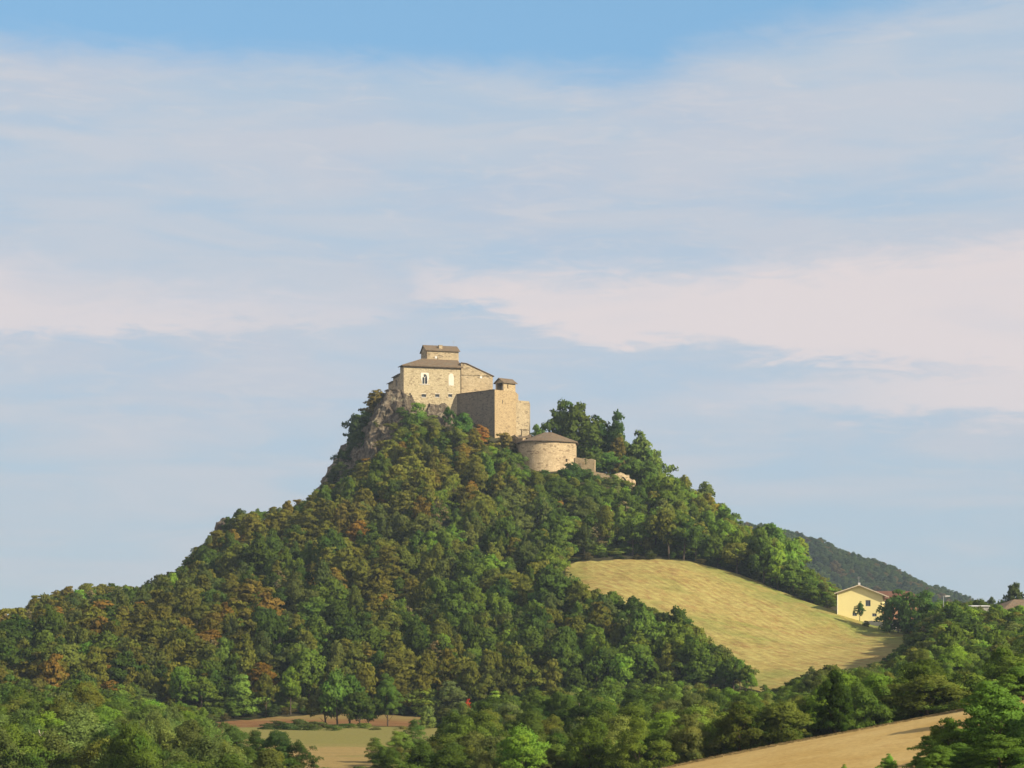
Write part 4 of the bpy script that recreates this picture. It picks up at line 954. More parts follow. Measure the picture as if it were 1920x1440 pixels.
def trunk_geo(seed, h, r0, limbs=5, spread=1.6, start=.28, lean=.25):
    r = random.Random(seed); mb = MB()
    lx, ly = r.uniform(-lean, lean), r.uniform(-lean, lean)
    ax = lambda t: Vector((lx * t * t * h * .3, ly * t * t * h * .3, h * t * .82))
    mb.tube([ax(t) + Vector((0, 0, -1.0 if t == 0 else 0)) for t in (0, .15, .35, .55, .75, 1)], [r0 * 1.25, r0, r0 * .8, r0 * .6, r0 * .38, r0 * .12], 7)
    for k in range(limbs):
        t = start + (0.8 - start) * k / limbs; a = k * 2.4 + r.uniform(-.5, .5); p = ax(t); L = spread * r.uniform(.7, 1.2) * (1.1 - .4 * t)
        q1 = p + Vector((math.cos(a) * L * .5, math.sin(a) * L * .5, L * .45)); q2 = p + Vector((math.cos(a) * L, math.sin(a) * L, L * 1.05))
        mb.tube([p, q1, q2], [r0 * .42, r0 * .28, r0 * .08], 5)
    return mb
def clumps_round(seed, n, rad, zc_, rz, cr, up=0.25, flat=.8, lop=.35):
    r = np.random.default_rng(seed); out = []
    ph = r.uniform(0, 6.28, 4)
    while len(out) < n:
        d = unit(r.normal(size=3)); 
        if d[2] < -.75: continue
        a = math.atan2(d[1], d[0]); k = (1 + lop * .5 * math.sin(2 * a + ph[0]) + lop * .5 * math.sin(3 * a + ph[1])) * r.uniform(.45, .95)
        zz_ = zc_ + d[2] * rz * r.uniform(.6, 1.0) * (1 + lop * .3 * math.sin(a + ph[2]))
        taper = 1.0 - .35 * max(0, (zz_ - zc_) / rz)
        out.append((d[0] * rad * k * taper, d[1] * rad * k * taper, zz_, cr * r.uniform(.5, 1.35), flat * r.uniform(.7, 1.15)))
    return out
def clumps_layer(seed, n, rad, z0, z1, cr):
    r = np.random.default_rng(seed); out = []
    for k in range(n):
        t = (k + r.uniform(0, 1)) / n; z = z0 + (z1 - z0) * t; w = rad * (1 - t ** 2.2 * .75) * r.uniform(.25, 1.0); a = r.uniform(0, 6.28)
        out.append((math.cos(a) * w, math.sin(a) * w, z, cr * r.uniform(.6, 1.25) * (1.1 - .35 * t), r.uniform(.30, .5)))
    return out
def clumps_cone(seed, n, rad, z0, z1, cr):
    r = np.random.default_rng(seed); out = []
    for k in range(n):
        t = (k + r.uniform(0, 1)) / n; z = z0 + (z1 - z0) * t; w = rad * (1 - t) ** .8 * r.uniform(.15, 1.0); a = r.uniform(0, 6.28)
        out.append((math.cos(a) * w, math.sin(a) * w, z, cr * r.uniform(.6, 1.2) * (1.15 - .6 * t), r.uniform(.4, .65)))
    return out
PROTO = {}       # kind -> list of (crown mesh, trunk mesh, joined mesh); canonical height 10 m, width about 8 m
def proto(kind, cloud, tmb):
    cr = leaf_mesh(kind + '_crown', cloud); tm = tmb.mesh('trunk', M['bark'], smooth=True)
    jn = leaf_mesh(kind, cloud, (tmb.v, tmb.f)); PROTO.setdefault(kind, []).append((cr, tm, jn))
for k in range(6):
    proto('green', leaf_cloud(100 + k, clumps_round(10 + k, 52 + 4 * k, 3.5, 5.6 + .2 * (k % 3), 3.7, 1.15, lop=.85), .47, 72), trunk_geo(k, 9.0, .24))
for k in range(5):
    cl = clumps_layer(40 + k, 48, 3.9, 1.8, 9.4, 1.35) + clumps_round(60 + k, 14, 2.6, 5.5, 3.0, 1.1, lop=.5)
    proto('autumn', leaf_cloud(140 + k, cl, .46, 60, jit=.65), trunk_geo(20 + k, 9.0, .2, 6))
for k in range(4):
    cl = clumps_round(80 + k, 40, 3.6, 4.2, 4.6, 1.35, lop=.7)
    proto('bush', leaf_cloud(180 + k, [(c[0], c[1], max(c[2], .6), c[3], c[4]) for c in cl], .42, 66, jit=.6), trunk_geo(40 + k, 7.0, .13, 7, 2.2, .08))
for k in range(3):
    cl = clumps_round(120 + k, 60, 3.7, 5.4, 4.2, 1.05, lop=.6, flat=1.25)
    proto('willow', leaf_cloud(220 + k, cl, .34, 95, jit=.9, soft=.5), trunk_geo(60 + k, 9.0, .26, 7, 2.0, .12))
NFAR = {k_: len(v_) for k_, v_ in PROTO.items()}
for k in range(3):
    cl = clumps_round(84 + k, 70, 3.6, 4.2, 4.7, 1.05, lop=.8)
    proto('bush', leaf_cloud(184 + k, [(c[0], c[1], max(c[2], .6), c[3], c[4]) for c in cl], .19, 290, jit=.6), trunk_geo(46 + k, 7.0, .13, 9, 2.4, .08))
    proto('green', leaf_cloud(110 + k, clumps_round(30 + k, 84, 3.6, 5.6, 3.9, 1.0, lop=.6), .21, 255, jit=.6), trunk_geo(16 + k, 9.0, .22, 8, 1.9))
for k in range(3):
    proto('willow', leaf_cloud(226 + k, clumps_round(126 + k, 90, 3.8, 5.2, 4.4, .85, lop=.7, flat=1.3), .20, 260, jit=.9, soft=.5), trunk_geo(66 + k, 9.0, .26, 9, 2.2, .1))
for k in range(2):
    proto('conifer', leaf_cloud(260 + k, clumps_cone(150 + k, 64, 3.9, 1.0, 9.4, 1.35), .42, 66, jit=.6), trunk_geo(80 + k, 11.0, .22, 8, 2.0, .12, .05))
for k in range(3):       # finer copies for the trees that stand close
    proto('near', leaf_cloud(300 + k, clumps_round(170 + k, 120, 3.6, 5.2, 4.4, .85, lop=.7), .21, 360, jit=.65), trunk_geo(90 + k, 9.0, .2, 8, 1.9, .12))
for k in range(3):       # tall ragged crowns
    proto('tall', leaf_cloud(320 + k, clumps_round(200 + k, 120, 3.5, 5.2, 4.4, .85, lop=.8), .44, 78, jit=.7), trunk_geo(110 + k, 9.6, .2, 9, 1.8, .2))
for k in range(2):       # loose, half bare crown
    proto('sparse', leaf_cloud(340 + k, clumps_layer(190 + k, 30, 3.4, 3.0, 9.6, .85), .40, 40, jit=.9), trunk_geo(70 + k, 10.5, .2, 10, 2.4, .2))

# ------------------------------------------------------------------ vegetation: where it stands
def inpoly(x, y, poly):
    c = np.zeros(np.shape(x), bool); n = len(poly)
    for i in range(n):
        x0, y0 = poly[i]; x1, y1 = poly[(i + 1) % n]
        m = ((y0 > y) != (y1 > y)) & (x < (x1 - x0) * (y - y0) / (y1 - y0 + 1e-12) + x0); c ^= m
    return c
def lin(pts): 
    a = np.array(pts, float); return lambda x: np.interp(x, a[:, 0], a[:, 1])
SKY = lin([(-300, 1190), (-50, 1165), (0, 1150), (60, 1112), (110, 1098), (180, 1096), (250, 1102), (325, 1066), (380, 1008), (430, 964), (500, 954), (560, 930), (592, 918), (618, 908), (650, 880), (690, 852), (745, 800), (790, 792), (850, 806), (905, 806), (932, 825), (970, 845), (985, 886), (1075, 886), (1078, 880), (1112, 884), (1116, 896), (1190, 905), (1200, 850), (1250, 878), (1340, 912), (1375, 958), (1395, 990), (1450, 985), (1490, 1008), (1512, 1062), (1575, 1098), (1600, 1150), (1680, 1185), (1800, 1130), (2100, 1130)])
MID = lin([(-300, 1100), (980, 1000), (1060, 1060), (1100, 1100), (1140, 1115), (1215, 1140), (1290, 1165), (1320, 1190), (1350, 1216), (1400, 1245), (1440, 1290), (1470, 1285), (1500, 1252), (1540, 1246), (1580, 1258), (1640, 1240), (1690, 1197), (1720, 1160), (1760, 1122), (1800, 1132), (1850, 1140), (1950, 1140), (2100, 1120)])
LOW = lin([(-300, 1240), (150, 1262), (250, 1275), (300, 1310), (420, 1330), (445, 1372), (560, 1392), (590, 1425), (690, 1425), (705, 1388), (780, 1372), (800, 1322), (900, 1306), (1000, 1296), (1100, 1270), (1300, 1285), (1440, 1300), (1500, 1256), (1560, 1250), (1640, 1240), (1700, 1205), (1760, 1160), (1850, 1170), (2000, 1150)])
def limit(px, Y):
    return np.where(Y > 545, SKY(px), np.where(Y > 452, MID(px), np.maximum(LOW(px), np.where(Y < 300, LOW(px) + 15, 0))))
castle_plan = np.array([XY(690, 686), XY(760, 684), XY(800, 690), XY(850, 692), XY(927, 688), XY(962, 692), XY(972, 668), XY(1000, 664), XY(1050, 664), XY(1118, 666), XY(1190, 664), XY(1190, 680), XY(1125, 684), XY(1000, 720), XY(700, 740), XY(640, 722), XY(668, 704)])
house_plan = np.array([XY(1560, 545), XY(1735, 540), XY(1745, 610), XY(1560, 600)])
house2 = np.array([XY(1870, 512), XY(2010, 512), XY(2010, 545), XY(1870, 545)])
knoll = np.array([XY(1050, 60), XY(2300, 60), XY(2300, 194), XY(1820, 190), XY(1600, 187), XY(1400, 184), XY(1180, 182)])
def jgrid(x0, x1, y0, y1, sp, seed):
    r = np.random.default_rng(seed); gx, gy = np.meshgrid(np.arange(x0, x1, sp), np.arange(y0, y1, sp * .92))
    gx = gx + (np.arange(gx.shape[0]) % 2)[:, None] * sp / 2
    return (gx + r.uniform(-.38, .38, gx.shape) * sp).ravel(), (gy + r.uniform(-.38, .38, gy.shape) * sp).ravel()
def lowfreq(x, y, s, k): return .5 + .5 * np.sin(x / s + 1.3 * np.sin(y / s * .8 + k)) * np.sin(y / s * 1.1 + 1.1 * np.sin(x / s * .9 + 2 * k))

TREES = []       # dict(kind, i, x, y, z, h, w, rot, tint, cname, zone)
PAL = {'green': [('deep green', (.040, .066, .015)), ('mid green', (.060, .094, .018)), ('olive green', (.076, .090, .020)), ('bright green', (.088, .150, .024)), ('dull green', (.056, .071, .023))],
       'autumn': [('rust brown', (.120, .080, .020)), ('olive brown', (.080, .080, .018)), ('yellow olive', (.090, .097, .020)), ('tawny', (.104, .085, .021))],
       'bush': [('mid green', (.068, .104, .022)), ('light green', (.098, .148, .030)), ('grey green', (.078, .098, .036)), ('deep green', (.045, .074, .018)), ('straw green', (.104, .124, .034))],
       'willow': [('silvery green', (.092, .130, .042)), ('soft green', (.080, .122, .032)), ('grey green', (.076, .102, .034))]}
rg = np.random.default_rng(11)
def add(kind, x, y, h, w, tint=None, cname=None, zone='', label=None, name=None, i=None, z=None):
    if tint is None:
        c = PAL[kind][rg.integers(len(PAL[kind]))]; cname, tint = c
    k = rg.uniform(.82, 1.2); hue = rg.uniform(-.08, .08)
    k *= float(np.interp(x, [-60, 20, 60], [1.52, 1.72, 1.90])) * float(np.interp(y, [440, 500, 600, 650], [.95, .90, 1.02, 1.10])) if zone == 'slope' else 1.58; t = (tint[0] * k * (1 + hue) * 1.04, tint[1] * k, tint[2] * k * (1 - hue) * .82)
    nf = NFAR.get(kind, len(PROTO[kind])); near_ = y < 345 and nf < len(PROTO[kind])
    if i is None or near_: i = int(rg.integers(nf, len(PROTO[kind]))) if near_ else int(rg.integers(nf))
    TREES.append(dict(kind=kind, i=i, x=float(x), y=float(y), z=h1(x, y) - .15 if z is None else z, h=float(h), w=float(w), rot=float(rg.uniform(0, 6.28)), tint=t, cname=cname, zone=zone, label=label, name=name))
def fill(x0, x1, y0, y1, sp, seed, hr, wr, chooser, zone, ok=None, hmin=2.2):
    x, y = jgrid(x0, x1, y0, y1, sp, seed); z = Hgt(x, y); px = 960 + S * x / y
    m = (px > -140) & (px < 2140)
    for pl in (FIELDS['hay_field'], FIELDS['ploughed_strip'], FIELDS['meadow'], FIELDS['pasture'], castle_plan, house_plan, house2, knoll): m &= ~inpoly(x, y, pl)
    if ok is not None: m &= ok(x, y, px)
    for a, b, c, p in zip(x[m], y[m], z[m], px[m]):
        f_ = float(np.clip(rg.lognormal(0, .22), .62, 1.6)); h = rg.uniform(*hr) * f_ ** .7; w = rg.uniform(*wr) * f_
        top = float(max(limit(np.array([p - w * .3 * S / b]), np.array([b]))[0], limit(np.array([p]), np.array([b]))[0], limit(np.array([p + w * .3 * S / b]), np.array([b]))[0])) + (abs(rg.normal()) * 15 - 7 if b > 545 else rg.uniform(-6, 10))
        hm = (HZ - top) / S * b - c
        if hm < hmin: continue
        if h > hm: w *= max(.5, (hm / h) ** .75); h = hm
        kind, col = chooser(a, b, p, h)
        add(kind, a, b, h, w, col[1], col[0], zone)
def pick(kind, weights): return PAL[kind][rg.choice(len(PAL[kind]), p=np.array(weights) / sum(weights))]
def ch_hill(x, y, p, h):
    c = float(lowfreq(x, y, 17, 1.0))
    base = np.interp(p, [0, 330, 620, 760, 1000, 1100, 1500], [.62, .74, .48, .34, .15, .06, .04]) + np.interp(y, [520, 600, 680], [-.05, 0, .12]) * (p < 1000)
    if rg.uniform() < base + (c - .5) * (1.15 if p < 950 else .16): return 'autumn', pick('autumn', [.4, 2.8, 2.4, .7] if p < 1000 else [.4, 2, 2, .4])
    u_ = rg.uniform()
    if u_ < .05: return 'bush', pick('bush', [1, .5, 1, 1, .5])
    if u_ < .085: return 'sparse', ('greyish', (.105, .090, .050))
    if u_ < .33: return 'tall', pick('green', [3, 2.4, 2.2, .55, 2.0] if p < 1050 else [2.6, 3, 1.4, .9, .8])
    return 'green', pick('green', [3, 2.4, 2.2, .55, 2.0] if p < 1050 else [2.6, 3, 1.4, .9, .8])
fill(-215, 120, 455, 742, 5.9, 21, (8.5, 13.5), (5.6, 8.8), ch_hill, 'slope')
def ch_low(x, y, p, h):
    if p < 440 and y < 340: return ('willow', pick('willow', [1.4, 1.5, 1])) if rg.uniform() < .55 else ('green', pick('green', [2, 2, 1, .5, 1]))
    if rg.uniform() < .03: return 'bush', ('straw green', (.105, .115, .035))
    if rg.uniform() < .62: return 'bush', pick('bush', [3, 2.4, 1.2, 2.2, .35])
    return 'green', pick('green', [2, 2.5, 1.2, .9, 1])
fill(-150, 150, 205, 455, 5.6, 22, (5.0, 9.0), (4.6, 7.6), ch_low, 'valley', lambda x, y, px: ~((px > 1230) & (y < 200)) & ~((px > 425) & (px < 800) & (y > 285) & (y < 452)))
def ch_right(x, y, p, h):
    if rg.uniform() < .08: return 'autumn', pick('autumn', [1, 1, 1.4, .6])
    if rg.uniform() < .2: return 'bush', pick('bush', [2, 1, 1, 2, .5])
    return 'green', pick('green', [3, 2.4, 1.6, .5, 1.2])
fill(60, 175, 380, 545, 6.0, 23, (7, 11), (6, 9), ch_right, 'rise', lambda x, y, px: (px > 1380) & ((y > 455) | (px > 1700)))
fill(105, 175, 545, 700, 7.5, 24, (6, 9), (6, 9), ch_right, 'rise', lambda x, y, px: px > 1560)

# bushes that close the wood edges down to the ground
hem = lin([(1060, 599), (1100, 600), (1200, 602), (1290, 601), (1400, 594), (1480, 583), (1555, 566)])
for px_ in np.arange(1080, 1560, 11.0):
    p_ = px_ + rg.uniform(-4, 4); Y_ = float(hem(p_)) + rg.uniform(0, 4); x_ = XY(p_, Y_)[0]
    c = pick('bush', [3, 1.5, 1, 3, 1.5]); add('bush', x_, Y_, rg.uniform(2.2, 6.0), rg.uniform(3.4, 6.0), c[1], c[0], 'hem')
for px_ in np.arange(395, 1000, 15.0):
    p_ = px_ + rg.uniform(-5, 5); Y_ = float(lin([(400, 444), (520, 457), (650, 463), (800, 457), (980, 453)])(p_)) + rg.uniform(0, 4); x_ = XY(p_, Y_)[0]
    c = pick('bush', [2, .6, 1, 3, .6]); add('bush', x_, Y_, rg.uniform(2.0, 5.5), rg.uniform(3.5, 6.0), c[1], c[0], 'hem')

near_edge = lin([(1060, 533), (1200, 510), (1290, 486), (1370, 460), (1440, 440)])
for px_ in np.arange(1085, 1445, 13.0):
    p_ = px_ + rg.uniform(-5, 5); Y_ = float(near_edge(p_)) - rg.uniform(3, 9); x_ = XY(p_, Y_)[0]; zg = h1(x_, Y_)
    h_ = (HZ - float(MID(p_)) - rg.normal() * 9) / S * Y_ - zg
    if h_ < 3: continue
    c = pick('green', [3, 2.2, 2, .4, 1.6]); add('green', x_, Y_, h_, min(10.5, h_ * rg.uniform(.62, .85)), c[1], c[0], 'hem')

# single trees one can name
def T(kind, px, ybase, Y, ytop, wpx, tint, cname, label, i=None, name=None, sink=0.0):
    x, _ = XY(px, Y); z = h1(x, Y) if ybase is None else (HZ - ybase) / S * Y
    h = (HZ - ytop) / S * Y - z; add(kind, x, Y, h, wpx / S * Y, tint, cname, 'single', label, name, i, z - .1 - sink)
G1, G2, G3, G4 = (.040, .062, .015), (.052, .098, .022), (.085, .155, .03), (.13, .175, .05)
T('tall', 1052, 876, 700, 756, 64, G1, 'deep green', 'tall dark tree rising directly behind the round tower roof', 0)
T('tall', 1094, 876, 696, 751, 78, G1, 'deep green', 'tallest dark tree of the clump behind the curtain wall', 1)
T('tall', 1126, 880, 702, 782, 62, (.03, .06, .018), 'deep green', 'dark tree on the outer flank of the tallest tree', 2)
T('conifer', 1110, 885, 684, 792, 84, (.048, .075, .018), 'deep green', 'dark feathery conifer just above the curtain wall', 0, 'conifer_tree')
T('tall', 1151, 890, 700, 778, 52, (.036, .070, .022), 'deep green', 'slender pointed tree standing above the ruined vault', 0)
T('tall', 1165, 915, 690, 812, 60, (.062, .088, .024), 'olive green', 'olive tree just behind the ruined vault', 1)
T('autumn', 1158, 905, 684, 815, 42, (.085, .075, .024), 'tawny', 'tawny thin-crowned tree between conifer and ruined vault', 2)
T('tall', 1205, 930, 688, 812, 76, (.105, .145, .04), 'pale green', 'pale yellow-green airy tree at the end of the castle clump', 2, 'pale_tree')
T('tall', 1230, 945, 686, 842, 66, (.095, .135, .036), 'pale green', 'lower pale green tree on the skyline past the castle clump', 1, 'pale_tree')
T('green', 1140, 905, 680, 842, 56, G2, 'mid green', 'round green tree filling the gap above the terrace wall', 3)
T('green', 1192, 930, 678, 862, 66, (.06, .10, .022), 'mid green', 'green tree leaning over the ruined vault', 5)
T('green', 1008, 830, 694, 797, 26, G3, 'bright green', 'treetop peeping over the round tower roof', 0)
T('bush', 787, 812, 690, 741, 46, (.075, .12, .026), 'light green', 'big leafy bush against the palace wall under the arched window', 0)
T('bush', 770, 822, 686, 768, 40, (.055, .09, .024), 'mid green', 'bush at the foot of the sunlit cliff beside the palace', 1)
T('bush', 840, 800, 694, 757, 24, (.045, .09, .022), 'deep green', 'dark bush in the corner between palace and bastion', 2)
T('bush', 812, 820, 687, 778, 44, (.085, .10, .03), 'olive green', 'olive bush on the rock below the palace wall', 3)
T('green', 866, 848, 684, 776, 52, G2, 'mid green', 'green tree in front of the shaded bastion flank', 2)
T('autumn', 900, 846, 682, 794, 44, (.17, .09, .026), 'rust brown', 'rusty tree at the foot of the shaded bastion flank', 1)
T('autumn', 948, 868, 682, 808, 54, (.125, .10, .035), 'olive brown', 'olive brown tree at the foot of the sunlit bastion flank', 3)
T('bush', 968, 900, 672, 838, 44, (.055, .095, .024), 'mid green', 'green bush beside the round tower, on the bastion side', 1)
T('bush', 1068, 918, 660, 861, 60, (.040, .078, .022), 'deep green', 'dark oak bush in front of the round tower window', 2)
T('bush', 1018, 915, 659, 874, 52, (.038, .074, .022), 'deep green', 'low dark bush along the round tower foot', 0)
T('bush', 1106, 915, 664, 878, 36, (.04, .08, .022), 'deep green', 'low dark bush under the curtain wall', 3)
T('bush', 1150, 915, 664, 884, 38, (.09, .12, .034), 'light green', 'light bush in front of the ruined vault', 1)
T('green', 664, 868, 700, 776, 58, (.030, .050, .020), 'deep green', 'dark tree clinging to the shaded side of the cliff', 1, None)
T('autumn', 700, 800, 704, 726, 52, (.11, .095, .03), 'olive brown', 'olive brown tree at the top of the shaded cliff', 0)
T('green', 690, 822, 701, 765, 44, (.032, .055, .020), 'deep green', 'dark tree between the cliff top and the clinging tree', 3)
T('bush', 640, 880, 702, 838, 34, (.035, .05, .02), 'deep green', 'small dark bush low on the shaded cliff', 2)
T('bush', 726, 800, 686, 792, 16, (.09, .10, .03), 'olive green', 'tuft growing from a ledge of the sunlit cliff', 0)
T('green', 450, 985, 662, 954, 26, G1, 'deep green', 'small green tree beside the crag on the ridge crest', 2)
T('green', 722, 945, 655, 902, 46, (.11, .19, .03), 'bright green', 'brightest green tree on the upper slope under the cliff', 4)
# valley floor
for k, (px, tp, wp) in enumerate(((612, 1288, 62), (634, 1256, 66), (655, 1268, 64), (676, 1288, 56), (692, 1304, 44))):
    T('green', px, 1372 + (k % 2) * 4, 418 - 3 * (k % 2), tp, wp, [(.085, .10, .034), G2, G2, G1, G1][k], 'mid green', ['tawny green tree at the outer end of the meadow clump', 'tallest tree of the dark-trunked clump by the ploughed strip', 'middle tree of the dark-trunked clump by the ploughed strip', 'dark tree of the meadow clump on the lone-tree side', 'short dark tree closing the meadow clump'][k], k)
T('near', 727, 1362, 420, 1263, 56, (.070, .125, .026), 'mid green', 'lone leafy tree standing by the ploughed strip', 0)
for px, yb, Y, tp, w, c, lb_ in ((560, 1374, 398, 1344, 60, (.05, .07, .024), 'dark low bush in the shadow of the meadow clump'), (520, 1374, 398, 1346, 50, (.045, .065, .022), 'dark hedge bush at the start of the meadow hedge'), (600, 1376, 398, 1346, 54, (.05, .068, .024), 'dark hedge bush under the meadow clump'), (650, 1378, 398, 1350, 50, G2, 'low green bush under the tallest meadow tree'), (680, 1378, 397, 1350, 46, (.08, .12, .03), 'light green bush at the meadow clump end'), (726, 1376, 399, 1362, 36, G2, 'small bush at the foot of the lone tree'),
                               (800, 1375, 395, 1312, 36, (.085, .125, .04), 'upright grey-green young tree past the lone tree'), (932, 1345, 420, 1294, 54, (.12, .19, .035), 'bright yellow-green bush at the valley edge'), (965, 1350, 415, 1312, 40, (.11, .165, .035), 'smaller yellow-green bush beside the brightest valley bush'), (868, 1360, 398, 1312, 44, (.075, .11, .03), 'green bush beside the little red bush')):
    T('bush', px, yb, Y, tp, w, c, 'green', lb_)
T('bush', 878, 1345, 404, 1303, 12, (.26, .045, .03), 'crimson', 'slim crimson bush at the foot of the slope', 1)
T('bush', 1706, 1300, 345, 1277, 22, (.26, .06, .04), 'crimson', 'small crimson bush in the wooded rise below the house', 2)
T('near', 1566, 1398, 180, 1258, 84, (.030, .056, .014), 'deep green', 'solitary dark tree on the edge of the dry grass slope', 1)
T('near', 1612, 1160, 540, 1128, 20, (.06, .11, .03), 'mid green', 'little tree in front of the yellow house wall', 2)
T('bush', 1625, 1176, 541, 1160, 14, (.07, .10, .03), 'grey green', 'shrub beside the little tree at the yellow house', 0)
T('tall', 1910, 1180, 560, 1090, 60, (.045, .065, .026), 'deep green', 'thin dark tree behind the brown roof', 1)
T('green', 1858, 1150, 600, 1120, 20, (.045, .07, .03), 'dull green', 'small distant tree beside the brown roof', 0)
T('green', 1492, 1090, 628, 1010, 52, (.10, .155, .035), 'bright green', 'sunlit light green tree ending the wood above the hay field', 2)
T('green', 1440, 1085, 640, 980, 78, (.055, .10, .022), 'mid green', 'broad round tree on the skyline above the hay field', 4)
for px, yb, Y, tp, w, kd, c, lb_ in (
    (1684, 1192, 535, 1104, 62, 'bush', (.036, .072, .02), 'broad dark bush hiding the corner of the yellow house'), (1708, 1192, 530, 1096, 66, 'bush', (.042, .082, .022), 'dark bush between yellow house and street lamp'), (1740, 1192, 520, 1096, 66, 'bush', (.055, .098, .024), 'green rounded bush in front of the red roof'), (1668, 1190, 534, 1122, 40, 'bush', (.04, .07, .022), 'small dark bush below the garden wall'),
    (738, 808, 685, 790, 24, 'bush', (.07, .085, .025), 'olive tuft in the cleft of the sunlit cliff'), (712, 842, 681, 822, 26, 'bush', (.085, .085, .026), 'tawny tuft near the foot of the sunlit cliff'), (752, 782, 688, 758, 26, 'bush', (.06, .09, .024), 'green tuft beside the palace bush on the cliff'), (756, 830, 683, 796, 40, 'bush', (.06, .085, .024), 'olive bush at the base of the sunlit cliff'), (704, 802, 690, 788, 16, 'bush', (.075, .085, .025), 'small tuft on the cliff rim'), (735, 850, 679, 822, 36, 'bush', (.08, .085, .024), 'brownish bush at the base of the sunlit cliff'),
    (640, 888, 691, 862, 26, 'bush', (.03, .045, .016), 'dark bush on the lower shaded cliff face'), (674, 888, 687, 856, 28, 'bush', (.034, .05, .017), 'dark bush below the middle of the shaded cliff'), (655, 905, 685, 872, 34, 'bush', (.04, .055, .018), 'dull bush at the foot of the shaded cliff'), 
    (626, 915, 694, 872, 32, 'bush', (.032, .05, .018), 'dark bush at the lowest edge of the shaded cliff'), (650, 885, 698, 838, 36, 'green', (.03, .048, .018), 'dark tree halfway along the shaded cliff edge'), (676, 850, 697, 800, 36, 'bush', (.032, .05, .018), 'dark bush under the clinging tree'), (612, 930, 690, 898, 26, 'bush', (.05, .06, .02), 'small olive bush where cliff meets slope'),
    (984, 915, 661, 872, 40, 'bush', (.045, .085, .022), 'bush at the shaded edge of the round tower'), (1000, 918, 660, 882, 42, 'bush', (.05, .095, .024), 'second low bush along the round tower foot'), (1042, 915, 660, 878, 44, 'bush', (.06, .10, .026), 'olive bush at the middle of the round tower foot'), (1090, 912, 664, 872, 42, 'bush', (.038, .072, .02), 'dark bush where tower and curtain wall meet'), (1122, 912, 664, 893, 30, 'bush', (.05, .09, .024), 'low bush below the end of the curtain wall'), (1138, 915, 662, 899, 32, 'bush', (.08, .11, .03), 'light low bush below the terrace wall'), (1166, 922, 664, 893, 36, 'bush', (.045, .085, .022), 'dark low bush below the ruined vault'),
    (1075, 885, 706, 800, 50, 'tall', (.036, .07, .02), 'dark tree between tower roof and tallest tree'), (1108, 880, 712, 800, 52, 'tall', (.032, .062, .018), 'dark backmost tree of the castle clump'), (1142, 890, 708, 812, 48, 'tall', (.04, .078, .02), 'dark green tree behind the slender pointed tree'), (1180, 905, 700, 830, 56, 'green', (.05, .094, .022), 'green tree between pointed tree and pale trees'), (1182, 915, 692, 834, 58, 'green', (.075, .115, .028), 'light green tree joining the dark clump and the pale trees'), (1215, 925, 696, 850, 60, 'green', (.07, .12, .028), 'light tree behind the pale trees'), (1090, 880, 690, 830, 40, 'bush', (.06, .12, .026), 'bright low crown above the curtain wall'), (1122, 895, 684, 845, 44, 'bush', (.055, .10, .024), 'green crown behind the curtain wall end'),
    (440, 1440, 268, 1358, 66, 'green', (.045, .078, .024), 'dark tree at the near corner of the meadow'), (480, 1446, 262, 1366, 66, 'bush', (.042, .072, .024), 'dark bush along the near meadow edge'), (525, 1450, 258, 1366, 68, 'green', (.036, .062, .02), 'darkest tree at the near meadow edge'), (562, 1452, 256, 1380, 56, 'bush', (.05, .085, .024), 'last bush of the near meadow edge'), (418, 1430, 285, 1352, 60, 'willow', (.08, .12, .04), 'willow at the ploughed strip end'),
    (708, 1430, 290, 1380, 50, 'bush', (.085, .125, .03), 'first light bush of the thicket by the meadow'), (745, 1436, 282, 1362, 64, 'bush', (.08, .13, .03), 'second light bush of the thicket by the meadow'), (775, 1410, 310, 1346, 60, 'bush', (.06, .10, .026), 'darker bush of the thicket by the meadow'), (820, 1440, 280, 1372, 60, 'bush', (.09, .145, .03), 'light green bush near the bottom, under the crimson bush'), (905, 1435, 285, 1368, 64, 'bush', (.085, .135, .03), 'light green bush near the bottom, under the brightest bush'),
    (500, 1376, 392, 1352, 42, 'bush', (.045, .062, .022), 'first low bush of the meadow hedge'), (540, 1378, 391, 1352, 50, 'bush', (.04, .06, .02), 'flat dark bush of the meadow hedge'), (580, 1378, 390, 1352, 48, 'bush', (.042, .062, .02), 'third dark bush of the meadow hedge'), (625, 1380, 390, 1354, 50, 'bush', (.05, .08, .024), 'hedge bush under the clump trunks'), (705, 1380, 390, 1360, 40, 'bush', (.09, .10, .035), 'straw green hedge bush before the lone tree'), (755, 1380, 392, 1358, 40, 'bush', (.10, .105, .035), 'straw green hedge bush past the lone tree'),
    (1800, 1440, 126, 1392, 120, 'near', (.05, .10, .022), 'leafy bush under the leafy sapling'), (1752, 1440, 140, 1368, 80, 'near', (.07, .125, .026), 'sunlit sapling at the outer edge of the corner trees'), (1725, 1440, 134, 1412, 50, 'near', (.075, .13, .028), 'little sapling standing apart before the corner trees'), (1760, 1470, 124, 1396, 100, 'near', (.058, .11, .024), 'outermost leafy bush of the lower corner'), (1905, 1420, 138, 1318, 130, 'near', (.06, .115, .024), 'leafy tree between the largest corner tree and the frame'), (1845, 1430, 134, 1340, 120, 'near', (.045, .092, .02), 'dark leafy tree under the fresh sapling'), (1880, 1470, 116, 1375, 150, 'near', (.055, .105, .022), 'dense leafy bush low in the corner')):
    T(kd, px, yb if kd != 'near' else None, Y, tp, w, c, 'green', lb_)
